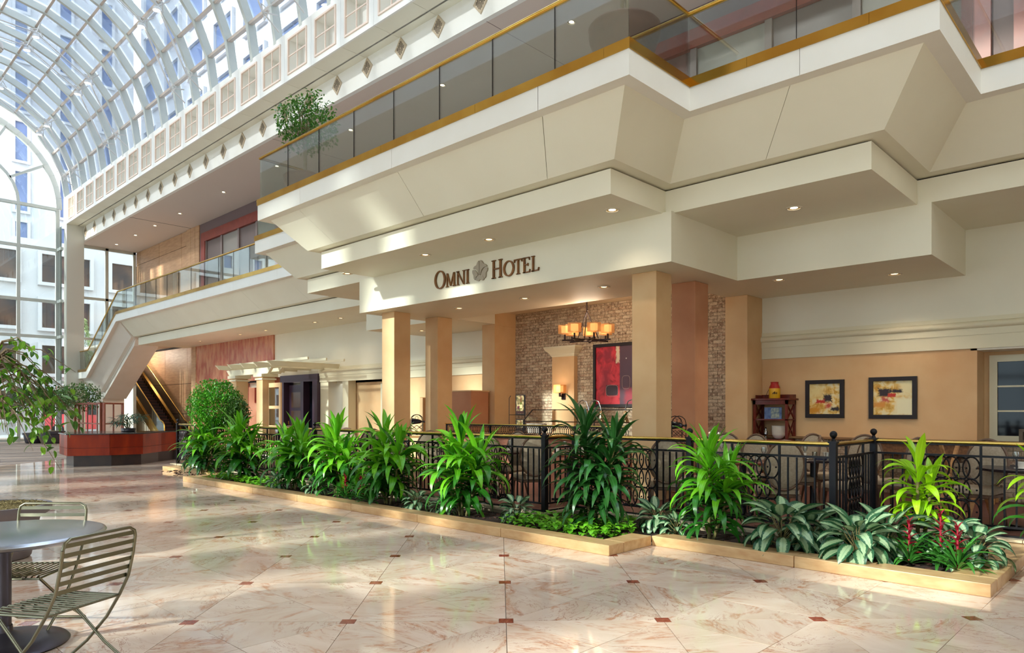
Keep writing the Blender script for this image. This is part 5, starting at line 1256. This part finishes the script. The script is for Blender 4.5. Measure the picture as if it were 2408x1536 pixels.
for z, e in ((2.74, .0), (2.78, .03), (2.80, .03), (2.83, .05), (2.90, .12), (2.95, .15), (2.99, .15)): rr.append([(-.35 - e, 0, z), (-.35 - e, -.14 - e, z), (.35 + e, -.14 - e, z), (.35 + e, 0, z)])
mb.sweep(rr).build('capital', M_trimw, t)
def lampshade(parent, c, w=.20, h=.19):
    x, y, z = c; s_ = MB()
    for a, b in (((-w, -w), (w, -w)), ((w, -w), (w, w)), ((w, w), (-w, w)), ((-w, w), (-w, -w))):
        s_.add([(x + a[0] / 2, y + a[1] / 2, z - h / 2), (x + b[0] / 2, y + b[1] / 2, z - h / 2), (x + b[0] / 2, y + b[1] / 2, z + h / 2), (x + a[0] / 2, y + a[1] / 2, z + h / 2)], [(0, 1, 2, 3)])
    o = s_.build('shade', M_shade2, parent); MB().box(x - w * .27, x + w * .27, y - w * .27, y + w * .27, z - h * .38, z + h * .38).build('inner_shade', M_bulb, o)
    return o
M_shade2, nt_s, b_s = newmat('sheer_shade')
b_s.inputs['Base Color'].default_value = S((196, 142, 84)); b_s.inputs['Roughness'].default_value = .8; b_s.inputs['Alpha'].default_value = .62
b_s.inputs['Emission Color'].default_value = S((255, 170, 90)); b_s.inputs['Emission Strength'].default_value = .10
def sconce(x, z, label, y=YW - .14):
    t = thing('wall_sconce', label, 'lamp', (x, y, z)); MB().box(-.03, .09, -.02, 0, -.17, -.02).box(-.02, .02, -.12, -.02, -.10, -.07).box(-.02, .02, -.13, -.10, -.10, .02).build('bracket', M_bronzed, t); lampshade(t, (0, -.115, .09), .22, .20)
    l = bpy.data.lights.new('lamp', 'POINT'); l.energy = 4; l.color = (1, .74, .46); l.shadow_soft_size = .08; lo = bpy.data.objects.new('lamp', l); COL.objects.link(lo); lo.location = (x, y - .35, z + .12)
sconce(-10.95, 1.98, 'bronze wall sconce with square lit shade on the peach pilaster')
# ---- chandelier
t = thing('chandelier', 'bronze ring chandelier with seven square amber shades before the brick wall', 'chandelier', (-9.05, 11.75, 3.02))
MB().tube([(0, 0, 1.03), (0, 0, .62)], .014, 8).lathe([(.05, 1.0), (.05, 1.03)], 16).build('rod', M_bronzed, t, True)
MB().tube([(0, 0, .60), (0, 0, .66), (.02, 0, .62)], .012, 6).build('hook', M_bronzed, t, True)
for a in (0, 120, 240): c, s_ = math.cos(math.radians(a + 20)), math.sin(math.radians(a + 20)); MB().tube([(0, 0, .62), (.25 * c, .25 * s_, .03)], .009, 6).build('stay', M_bronzed, t, True)
for k in range(7):
    a = 2 * PI * k / 7 + .3; c, s_ = math.cos(a), math.sin(a)
    ar = MB().beam((.12 * c, .12 * s_, .0), (.52 * c, .52 * s_, 0), .026, .03).beam((.46 * c, .46 * s_, 0), (.46 * c, .46 * s_, .12), .026, .026, up=(1, 0, 0)).build('arm', M_bronzed, t); lampshade(t, (.46 * c, .46 * s_, .23), .20, .19)
MB().tube([(.26 * math.cos(a * PI / 12), .26 * math.sin(a * PI / 12), 0) for a in range(24)], .014, 6, closed=True).build('hoop', M_bronzed, t, True)
l = bpy.data.lights.new('lamp', 'POINT'); l.energy = 22; l.color = (1, .8, .58); l.shadow_soft_size = .3; lo = bpy.data.objects.new('lamp', l); COL.objects.link(lo); lo.location = (-9.05, 11.75, 3.55)
# ---- red étagère with things on it
M_cherry2 = plain('red_cherry_wood', (112, 36, 20), .35, c2=(88, 24, 16), scale=5, stretch=(4, 4, 1))
t = thing('shelf_cabinet', 'red cherry wood open shelf cabinet with crossed sides by the orange column', 'cabinet', (-5.62, 12.92, .12), 0)
hw, dp, H = .33, .40, 1.62
for x in (-hw, hw - .045):
    for y in (0, dp - .045): MB().box(x, x + .045, y, y + .045, 0, H).build('leg', M_cherry2, t)
MB().box(-hw - .04, hw + .04, -.03, dp + .03, H, H + .035).build('top', M_cherry2, t, bevel=.006); MB().box(-hw, hw, dp - .02, dp, H + .035, H + .11).box(-hw, -hw + .02, .1, dp, H + .035, H + .10).box(hw - .02, hw, .1, dp, H + .035, H + .10).build('gallery', M_cherry2, t)
for z in (1.24, .86): MB().box(-hw, hw, 0, dp, z, z + .025).build('shelf', M_cherry2, t)
MB().box(-hw, hw, 0, dp, H - .08, H).build('top_rail', M_cherry2, t); MB().box(-hw, hw, .02, dp, .10, .86).build('carcass', M_cherry2, t)
for z in (.68, .50): d_ = MB().box(-hw + .05, hw - .05, 0, .03, z, z + .16).build('drawer', M_cherry2, t, bevel=.004); MB().tube([(-.05, 0, z + .09), (-.04, -.02, z + .07), (.04, -.02, z + .07), (.05, 0, z + .09)], .006, 6).build('handle', M_bronzed, d_, True)
for z0, z1 in ((.89, 1.24), (1.27, 1.54)):
    for x in (-hw + .02, hw - .02): MB().beam((x, .04, z0), (x, dp - .04, z1), .018, .026, up=(1, 0, 0)).beam((x, .04, z1), (x, dp - .04, z0), .018, .026, up=(1, 0, 0)).build('cross_brace', M_cherry2, t)
ex, ey, ez = -5.62, 12.92, .12
t = thing('milk_churn', 'yellow churn with red neck on top of the red cabinet', 'jug', (ex + .02, ey + .16, ez + H + .035))
M_y = plain('yellow_enamel', (214, 164, 26), .35); M_r = plain('red_enamel', (164, 26, 24), .35)
MB().lathe([(.002, 0), (.098, 0), (.102, .01), (.102, .19)], 28, cap=False).build('body', M_y, t, True); MB().lathe([(.102, .19), (.098, .21), (.07, .27), (.068, .29), (.075, .31), (.07, .312), (.002, .312)], 28, cap=False).build('neck', M_r, t, True)
mb = MB()
for k in range(5): mb.box(.005 + .018 * k, .017 + .018 * k, -.104, -.099, .08 + .01 * (k % 2), .105 + .012 * (k % 3))
mb.build('painted_mark', M_joint, t); MB().tube([(-.09, .0, .21), (-.13, -.02, .12), (-.17, -.03, .02)], .004, 5).build('handle', M_bronzed, t, True)
t = thing('illustrated_tray', 'blue and cream illustrated plate standing on the cabinet\'s upper shelf', 'plate', (ex + .0, ey + .14, ez + 1.265))
MB().box(-.17, .16, .0, .03, 0, .22).build('panel', plain('blue_print', (70, 92, 150), .4, c2=(120, 146, 190), scale=14), t); MB().box(-.04, .12, -.004, 0, .015, .205).build('cream_print', plain('cream_print', (200, 206, 180), .4, c2=(110, 130, 150), scale=22), t)
M_china = plain('white_china', (236, 230, 220), .2, spec=.6); M_glassc = glassmat('clear_glass', (.93, .95, .95), .12)
for k in range(7):
    o = MB().lathe([(.002, 0), (.05, 0), (.09, .03), (.128, .085), (.13, .095), (.122, .09), (.085, .04), (.002, .012)], 24, cap=False).build('bowl', M_china, None, True, loc=(ex + .09, ey + .18, ez + .886 + .026 * k))
    tag(o, ('white china bowl at the bottom of the stack in the cabinet', 'second white bowl from the bottom of the cabinet stack', 'third white bowl from the bottom of the cabinet stack', 'fourth white bowl, middle of the cabinet stack', 'third white bowl from the top of the cabinet stack', 'second white bowl from the top of the cabinet stack', 'topmost white bowl of the stack in the cabinet')[k], 'bowl', 'white bowls stacked in the cabinet')
o = MB().lathe([(.002, 0), (.035, 0), (.012, .03), (.01, .06), (.04, .09), (.035, .14), (.015, .17), (.02, .2), (.002, .22)], 16, cap=False).build('silver_shaker', M_ss, None, True, loc=(ex - .16, ey + .18, ez + .886)); tag(o, 'small silver cruet left of the bowl stack in the cabinet', 'cruet')
# ---- buffet counter, sneeze guard, heat lamps, dome, wine racks
M_oak = plain('light_oak', (196, 148, 96), .4, c2=(168, 118, 72), scale=4, stretch=(1, 6, 6)); M_carve = plain('pink_carved_front', (206, 142, 112), .6, c2=(188, 122, 96), scale=30, bmp=.6, bscale=40)
t = thing('buffet_counter', 'long pink-fronted buffet counter with an iron lattice rail on top', 'counter', (-12.0, 10.4, .12))
MB().box(0, 4.9, .06, 1.1, 0, .86).build('carved_front', M_carve, t); MB().box(-.04, 4.94, -.04, 1.14, .86, .92).build('countertop', M_oak, t, bevel=.01)
MB().box(0, 4.9, 0, .03, .925, .945).box(0, 4.9, 0, .03, 1.105, 1.125).build('lattice_rail', M_black, t)
lat = MB()
for q in (0, .05): lat.tube([(.055 + .055 * math.cos(k * PI / 8) + q, 0, .08 * math.sin(k * PI / 8)) for k in range(16)], .006, 4, closed=True)
lm = lat.mesh('lattice_oval', M_black, True)
for k in range(46): inst('lattice_oval', lm, t, (.02 + .105 * k, .015, 1.025))
MB().box(-.02, 4.92, -.01, .04, 1.125, 1.14).build('brass_cap', M_railbr, t)
for x in (0, 1.4, 2.8, 4.2): MB().box(x, x + .03, 0, .03, .92, 1.125).build('lattice_post', M_black, t)
t = thing('sneeze_guard', 'angled glass food guard on black posts against the brick wall', 'glass guard', (-11.3, 12.2, .12))
MB().box(0, 4.2, 0, .9, .80, .86).build('serving_top', M_oak, t); MB().box(.05, 4.15, .05, .85, 0, .8).build('cabinet_base', M_dbase, t)
for x in (0.02, 2.1, 4.18): MB().tube([(x, 0, .86), (x, .0, 1.18), (x, .32, 1.44)], .014, 6).build('post', M_black, t, True)
MB().tube([(0, .0, 1.17), (4.2, .0, 1.17)], .01, 6).tube([(0, .32, 1.44), (4.2, .32, 1.44)], .01, 6).build('rail', M_black, t, True)
for x in (.04, 2.12): MB().add([(x, 0, 1.18), (x + 2.04, 0, 1.18), (x + 2.04, .31, 1.43), (x, .31, 1.43)], [(0, 1, 2, 3)]).build('glass_pane', M_glassc, t)
for i, (u, d, lb) in enumerate(((1252, 16.4, 'white bucket at the left end of the food guard'), (1272, 16.3, 'second white bucket beside the first behind the food guard'))):
    p = at(u, d, .98); tag(MB().lathe([(.002, 0), (.11, 0), (.14, .24), (.145, .26), (.13, .25), (.10, .02)], 24, cap=False).build('bucket', M_china, None, True, loc=p), lb, 'bucket', 'white buckets behind the food guard')
def heat_lamp(x, y, label, flip=1):
    t = thing('heat_lamp', label, 'lamp', (x, y, .98), 0, 'chrome heat lamps over the buffet')
    MB().tube([(0, 0, 0), (0, 0, .62), (.04 * flip, 0, .74), (.14 * flip, 0, .80), (.26 * flip, 0, .76), (.32 * flip, 0, .62), (.33 * flip, 0, .52)], .013, 8).build('gooseneck', M_ss, t, True)
    MB().lathe([(.012, .08), (.03, .06), (.045, 0), (.05, -.05), (.075, -.13), (.095, -.17), (.088, -.165), (.04, -.04)], 22, (.33 * flip, 0, .48), cap=False).build('shade', plain('chrome_gold', (214, 190, 160), .12, 1.0), t, True); MB().lathe([(.002, 0), (.09, 0), (.09, .02), (.002, .03)], 20, cap=False).build('foot', M_ss, t, True)
heat_lamp(-9.45, 12.35, 'chrome goose-neck heat lamp in front of the red painting\'s left corner'); heat_lamp(-8.2, 12.4, 'chrome goose-neck heat lamp curving left beside the nearest column', -1); heat_lamp(-9.9, 12.5, 'third goose-neck heat lamp, partly behind the dark dracaena')
p = at(1684, 13.2, 0); t = thing('chafing_dish', 'shiny domed chafing dish between the right-hand columns', 'dish', (p.x, p.y, .98)); MB().lathe([(.002, .24), (.06, .235), (.15, .19), (.2, .12), (.215, .06), (.215, .03)], 32, cap=False).build('dome_lid', M_ss, t, True); MB().lathe([(.002, 0), (.2, 0), (.23, .02), (.23, .035), (.2, .035)], 32, cap=False).build('tray', M_ss, t, True)
tt = thing('serving_table', 'dark serving table under the domed chafing dish', 'table', (p.x, p.y, .12)); MB().box(-.4, .4, -.3, .3, .82, .86).build('tabletop', M_dbase, tt)
for sx in (-.36, .34):
    for sy in (-.27, .25): MB().box(sx, sx + .03, sy, sy + .03, 0, .82).build('leg', M_dbase, tt)
M_bot = plain('wine_bottle', (16, 18, 34), .12, spec=.8)
def wine_rack(u, d, z, label, bl_):
    p = at(u, d, z); t = thing('wine_rack', label, 'wine rack', p, camo.rotation_euler.z + .3)
    for y in (-.06, .06):
        MB().tube([(-.13, y, 0), (-.13, y, .36), (-.11, y, .42), (-.06, y, .46), (0, y, .475), (.06, y, .46), (.11, y, .42), (.13, y, .36), (.13, y, 0)], .007, 6).build('arched_frame', M_black, t, True)
        for z0 in (.02, .14): MB().tube([(-.12, y, z0), (0, y, z0 + .1), (.12, y, z0)], .005, 5).tube([(-.12, y, z0 + .1), (0, y, z0), (.12, y, z0 + .1)], .005, 5).build('scrollwork', M_black, t, True)
        MB().tube([(.035 * math.cos(k * PI / 6), y, .40 + .035 * math.sin(k * PI / 6)) for k in range(12)], .004, 4, closed=True).build('scrollwork', M_black, t, True)
    for x in (-.13, .13):
        for z0 in (.02, .25): MB().tube([(x, -.06, z0), (x, .06, z0)], .006, 5).build('cross_bar', M_black, t)
    for k, z0 in enumerate((.29, .36)):
        q = Vector(p) + Vector((0, 0, z0)); b = MB().lathe([(.002, 0), (.036, 0), (.038, .01), (.038, .18), (.03, .21), (.014, .24), (.013, .29), (.016, .295), (.016, .30), (.002, .30)], 14, cap=False).build('wine_bottle', M_bot, None, True, loc=q - Matrix.Rotation(t.rotation_euler.z, 3, 'Z') @ Vector((.12, 0, 0)))
        b.rotation_euler = (0, PI / 2 - .12 + .3 * k, t.rotation_euler.z); tag(b, bl_[k], 'bottle')
wine_rack(980, 15.6, .98, 'arched black iron wine rack between the two left-hand columns', ('lower dark bottle lying in the wine rack between the left columns', 'upper dark bottle lying in the wine rack between the left columns'))
wine_rack(1592, 11.55, .98, 'arched black iron wine rack between the nearest peach column and the rust one', ('lower dark bottle in the wine rack by the rust column', 'upper dark bottle in the wine rack by the rust column'))
for u, d, lb in ((980, 15.6, 'oak side table under the left wine rack'), (1592, 11.55, 'oak side table under the wine rack by the rust column')):
    p = at(u, d, .12); t = thing('side_table', lb, 'table', p, camo.rotation_euler.z); MB().box(-.22, .22, -.16, .16, .82, .86).build('tabletop', M_oak, t)
    for sx in (-.2, .17):
        for sy in (-.14, .11): MB().box(sx, sx + .03, sy, sy + .03, 0, .82).build('leg', M_oak, t)
p = at(1216, 16.9, .12); t = thing('wire_shelf', 'thin black wire shelf stand holding two small pictures by the brick wall', 'shelf', p, camo.rotation_euler.z)
for x in (-.19, .19):
    for y in (-.1, .1): MB().tube([(x, y, 0), (x, y, 1.72), (x * .8, y, 1.78)], .007, 5).build('upright', M_black, t, True)
for z in (.5, .95, 1.32): MB().tube([(-.19, -.1, z), (.19, -.1, z), (.19, .1, z), (-.19, .1, z)], .006, 5, closed=True).box(-.19, .19, -.1, .1, z - .004, z).build('shelf_wire', M_black, t)
wine_m = canvas_mat('bottle_art', ((60, 70, 40), (150, 130, 90), (214, 196, 150)), [(.62, .5, .13, .26, .05, (96, 110, 40), .6), (.62, .82, .05, .2, .03, (120, 50, 40), .4), (.62, .4, .15, .1, .03, (232, 214, 160), .4), (.25, .35, .12, .08, .05, (96, 30, 60), .6), (.5, .08, .5, .08, .03, (60, 30, 30), .5)])
for (dx, z, w, h, lb) in ((.02, 1.325, .24, .48, 'tall wine-bottle picture on the wire shelf stand'), (.03, .955, .22, .26, 'small fruit picture on the lower shelf of the wire stand')):
    q = at(1216 + 8, 16.85, .12 + z + h / 2); o = thing('small_picture', lb, 'picture', q, camo.rotation_euler.z); MB().box(-w / 2, w / 2, -.015, .02, -h / 2, h / 2).build('board', M_frame, o); MB().box(-w / 2 + .02, w / 2 - .04, -.02, -.014, -h / 2 + .02, h / 2 - .02).build('print', wine_m, o)
# host partitions left
t = thing('host_station', 'peach plaster partition between the two left-hand columns', 'partition', (-14.6, 12.3, .12)); MB().box(-.6, .55, 0, .12, 0, 1.75).box(.43, .55, -.9, 0, 0, 1.75).build('panel', M_peach, t); MB().box(-.64, .6, -.03, .16, 1.75, 1.79).build('cap', M_oak, t)
t = thing('host_station', 'tan plaster cabinet to the right of the second left-hand column', 'partition', (-12.45, 11.62, .12)); MB().box(-1.2, -.35, .3, .9, 0, 1.9).build('panel', M_peach2, t); MB().box(-1.22, -.33, .28, .92, 1.9, 1.93).build('cap', M_peach, t)
# ---- dining chairs and tables
M_fab = plain('taupe_upholstery', (176, 158, 136), .8, c2=(160, 142, 120), scale=40, bmp=.2, bscale=300); M_cwood = plain('grey_brown_wood', (122, 92, 72), .45, c2=(98, 72, 56), scale=6)
def dining_chair():
    t = thing('dining_chair', 'x', 'chair')
    se = MB(); r_ = []
    for z, e in ((.40, -.02), (.41, 0), (.45, .0), (.475, -.01), (.487, -.05)):
        r_.append([(a * (.235 + e) * (1 if b > 0 else .86), b * (.23 + e), z) for a, b in ((-1, -.85), (-.9, -1), (.9, -1), (1, -.85), (1, .85), (.88, 1), (-.88, 1), (-1, .85))])
    se.sweep(r_).build('seat', M_fab, t, True)
    MB().box(-.22, .22, -.215, .215, .36, .402).build('seat_rail', M_cwood, t, bevel=.008)
    def bp(a, k=1.0): x = .235 * k * math.cos(a); z = .30 * k * math.sin(a); return (x, -.235 - .10 * (z + .3) + .06 * (1 - (x / .235) ** 2) * 0, .76 + z)
    MB().tube([bp(2 * PI * k / 28) for k in range(28)], .017, 8, closed=True).build('oval_frame', M_cwood, t, True)
    pad = MB(); rings = []
    for off, k in ((.028, .45), (.022, .8), (.008, .94), (-.008, .94), (-.022, .8), (-.028, .45)):
        rings.append([(p[0], p[1] + off, p[2]) for p in [bp(2 * PI * q / 24, k) for q in range(24)]])
    pad.sweep(rings).build('backrest', M_fab, t, True)
    for s_ in (-1, 1):
        MB().tube([(s_ * .15, -.22, .42), (s_ * .17, -.245, .50)], .017, 6).build('back_post', M_cwood, t, True)
        MB().tube([(s_ * .205, .20, .38), (s_ * .215, .215, .2), (s_ * .21, .21, 0)], [.024, .018, .013], 8).build('leg', M_cwood, t, True)
        MB().tube([(s_ * .19, -.20, .38), (s_ * .20, -.24, .2), (s_ * .205, -.30, 0)], [.024, .019, .014], 8).build('leg', M_cwood, t, True)
    return t
ch0 = dining_chair(); chT = record(ch0); first = [True]
def chair(u, d, ang, label):
    p = at(u, d, .12)
    if first[0]: first[0] = False; ch0.location = p; ch0.rotation_euler = (0, 0, ang); ch0['label'] = label; ch0['group'] = 'oval-backed dining chairs'
    else: dup(chT, p, ang, label)
A0 = camo.rotation_euler.z   # facing away from the viewer
for u, d, da, lb in ((1248, 10.6, .25, 'oval-backed chair with its back to the railing, just left of the corner post'), (1192, 12.0, 2.4, 'oval-backed chair across the table from the one by the corner post'), (1140, 11.4, .1, 'oval-backed chair behind the dracaena with the yellowed leaf'),
    (1016, 12.7, .0, 'oval-backed chair seen between the fifth and sixth dracaenas'), (948, 13.4, -.5, 'oval-backed chair beside the sunlit column\'s foot'), (872, 14.0, .3, 'oval-backed chair seen just left of the sunlit yellow column'), (828, 14.9, -.2, 'dark-looking oval chair above the fourth dracaena'), (742, 15.6, .4, 'oval-backed chair showing above the rail by the third dracaena'), (690, 16.6, 0, 'oval-backed chair showing above the rail by the glass door'),
    (1372, 11.4, 2.9, 'oval-backed chair half hidden behind the dark dracaena'), (1566, 9.55, -.15, 'oval-backed chair against the railing below the nearest column'), (1612, 10.1, .9, 'oval-backed chair turned sideways behind the middle railing post'), (1702, 11.0, 2.7, 'oval-backed chair facing the camera behind the lime dracaena'), (1752, 10.6, 2.2, 'oval-backed chair facing the camera right of the lime dracaena'),
    (1828, 8.75, -.05, 'large-looking oval chair with its back to the oval railing panel'), (1876, 10.2, 1.2, 'oval-backed chair sideways below the first abstract picture'), (1938, 10.6, 3.3, 'oval-backed chair below the abstract picture, facing the railing'), (1990, 9.2, 1.6, 'oval-backed chair sideways right behind the ball-topped corner post'), (2030, 10.2, 2.6, 'oval-backed chair between the two ball-topped posts'),
    (2108, 9.6, .5, 'oval-backed chair left of the yellow-green dracaena'), (2300, 8.7, 2.2, 'oval-backed chair at the dark table by the right edge')): chair(u, d, A0 + da, lb)
M_tdark = plain('dark_tabletop', (48, 40, 46), .25); M_tred = plain('red_brown_tabletop', (120, 62, 44), .3)
def table(u, d, label, mat=M_tdark, R=.45, h=.74, square=False):
    p = at(u, d, .12); t = thing('dining_table', label, 'table', p, A0)
    if square: MB().box(-R, R, -R, R, h - .03, h).build('tabletop', mat, t, bevel=.006)
    else: MB().lathe([(.002, h - .035), (R - .01, h - .035), (R, h - .02), (R, h - .005), (R - .01, h), (.002, h)], 40, cap=False).build('tabletop', mat, t, True)
    MB().lathe([(.045, .03), (.04, h - .03)], 16).build('pedestal', M_black, t, True); MB().box(-.28, .28, -.04, .04, 0, .03).box(-.04, .04, -.28, .28, 0, .03).build('foot', M_black, t)
    return p, h + .12
cup_m = MB().lathe([(.002, 0), (.028, 0), (.03, .005), (.04, .05), (.043, .075), (.040, .075), (.036, .05), (.002, .008)], 18, cap=False).mesh('cup', M_china, True)
gl_m = MB().lathe([(.002, 0), (.03, 0), (.033, .1), (.031, .1), (.028, .005)], 16, cap=False).mesh('water_glass', M_glassc, True)
wg_m = MB().lathe([(.002, 0), (.033, .002), (.006, .008), (.005, .08), (.03, .11), (.036, .15), (.030, .19), (.028, .19), (.034, .15), (.02, .11), (.002, .09)], 16, cap=False).mesh('wine_glass', M_glassc, True)
sc_m = MB().lathe([(.002, 0), (.04, 0), (.075, .012), (.073, .015), (.002, .006)], 20, cap=False).mesh('saucer', M_china, True)
nk_m = MB().cbox((0, 0, .012), .16, .05, .024).mesh('napkin', plain('navy_napkin', (30, 34, 60), .8))
def setting(p, z, items, where):
    Rz = Vector((RT[0], RT[1], 0)); Fz = Vector((FW[0], FW[1], 0)); names = {'cup': (cup_m, 'white coffee cup', 'cup'), 'glass': (gl_m, 'clear water tumbler', 'glass'), 'wine': (wg_m, 'clear stemmed wine glass', 'glass'), 'saucer': (sc_m, 'white saucer', 'saucer'), 'napkin': (nk_m, 'folded navy napkin', 'napkin')}
    for k, (kind, a, b, pos) in enumerate(items):
        q = Vector((p.x, p.y, z)) + Rz * a + Fz * b; me, nm, cat = names[kind]; o = inst({'cup': 'coffee_cup', 'glass': 'water_glass', 'wine': 'wine_glass', 'saucer': 'saucer', 'napkin': 'napkin'}[kind], me, None, q + (Vector((0, 0, .012)) if kind == 'cup' else Vector((0, 0, 0)))); tag(o, '%s %s, %s' % (nm, pos, where), cat, 'table settings')
def full(n=0): return [('saucer', -.2, -.15, 'at the near left'), ('cup', -.2, -.15, 'at the near left'), ('saucer', .22, .1, 'at the far right'), ('cup', .22, .1, 'at the far right'), ('glass', .0, -.05, 'in the middle'), ('glass', .12, -.2, 'at the near right'), ('wine', -.05, .15, 'at the back'), ('wine', .25, -.08, 'at the right'), ('napkin', -.02, -.28, 'at the near edge')]
for u, d, lb, mat, wh in ((1338, 11.2, 'red-brown round table behind the dark dracaena', M_tred, 'on the table behind the dark dracaena'), (1165, 11.8, 'round table behind the dracaena with the yellowed leaf', M_tdark, 'on the table left of the corner post'), (930, 13.6, 'round table by the foot of the sunlit column', M_tdark, 'on the table by the sunlit column'),
    (1748, 9.6, 'red-brown round table right of the lime dracaena', M_tred, 'on the table right of the lime dracaena'), (1655, 10.9, 'round table behind the middle railing post', M_tdark, 'on the table behind the middle post'), (1912, 10.0, 'round table below the first abstract picture', M_tdark, 'on the table below the abstract picture'), (2420, 8.35, 'dark round table at the right picture edge', M_tdark, 'on the dark table at the right edge')):
    p, z = table(u, d, lb, mat, R=.52 if u > 2300 else .45); setting(p, z, full(), wh)
# wooden folding tray stand and carved console behind the right railing
t = thing('console_table', 'carved oak console table against the low brick wall at the right', 'table', (-3.0, 12.75, .12)); MB().box(-.9, 1.0, -.05, .4, .88, .93).build('tabletop', M_oak, t, bevel=.008); MB().box(-.85, .95, 0, .36, .72, .88).build('carved_apron', plain('carved_oak', (150, 100, 58), .6, c2=(112, 70, 40), scale=24, bmp=.8, bscale=50), t)
for x in (-.85, .87):
    for y in (0, .3): MB().box(x, x + .07, y, y + .07, 0, .72).build('leg', M_oak, t)
p = at(2268, 9.6, .12); t = thing('tray_stand', 'folding wooden tray stand leaning behind the right railing', 'stand', p, A0 + .5)
for s_ in (-.2, .2): MB().beam((-.28, s_, 0), (.22, s_, .98), .03, .045, up=(0, 1, 0)).beam((.28, s_, 0), (-.22, s_, .98), .03, .045, up=(0, 1, 0)).build('leg', M_oak, t)
t = thing('crate_box', 'weathered wooden crate on the ledge below the window', 'box', (-1.75, 13.15, 1.06)); MB().box(-.05, 1.0, -.1, .1, 0, .04).box(-.05, 1.0, -.1, .1, .16, .20).box(-.05, 0, -.1, .1, .04, .16).box(.45, .5, -.1, .1, .04, .16).box(.95, 1.0, -.1, .1, .04, .16).build('slats', plain('weathered_wood', (108, 96, 82), .8, c2=(84, 72, 60), scale=9), t)
# red van outside the end wall
t = thing('red_van', 'red van parked outside the glazed end wall, behind the wooden screens', 'van', at(205, 47, -.05), A0 + .2); M_van = plain('van_red', (206, 44, 52), .3, coat=.5)
MB().xzprism([(-2.2, .35), (2.1, .35), (2.2, 1.0), (1.6, 1.25), (1.1, 2.1), (-2.2, 2.2)], -.9, .9).build('body', M_van, t, bevel=.05); MB().xzprism([(.35, 1.3), (1.5, 1.3), (1.05, 1.95), (.35, 1.95)], -.93, -.9).box(-2.0, .2, -.93, -.9, 1.35, 1.95).build('side_window', M_darkglass, t)
for x in (-1.4, 1.4): MB().tube([(x, -.95, .35), (x, .95, .35)], .34, 20).build('wheel', M_joint, t, True)
# conifer outside
t = thing('conifer', 'small pale conifer outside, seen through the glazing beside the stair', 'tree', at(196, 45.5, -.1)); MB().tube([(0, 0, 0), (0, 0, 7.4)], [.15, .03], 6).build('trunk', M_bark, t, True)
r = random.Random(2); mb = MB(); mb.uv = []
for k in range(1500):
    f = r.random() ** .7; z = 3.0 + 4.6 * (1 - f) ; rad = 1.0 * f * r.uniform(.3, 1) ** .5 + .05; a = r.uniform(0, 6.28); c = Vector((rad * math.cos(a), rad * math.sin(a), z)); s_ = r.uniform(.1, .22)
    mb.add([c, c + Vector((s_ * math.cos(a), s_ * math.sin(a), -.05)), c + Vector((0, 0, s_ * .5))], [(0, 1, 2)]); mb.uv += [(0, 0), (1, 0), (0, 1)]
o = mb.build('needles', leafmat('conifer', (110, 130, 84), (150, 164, 110), .7, .2, stripe=False), t); o['kind'] = 'stuff'
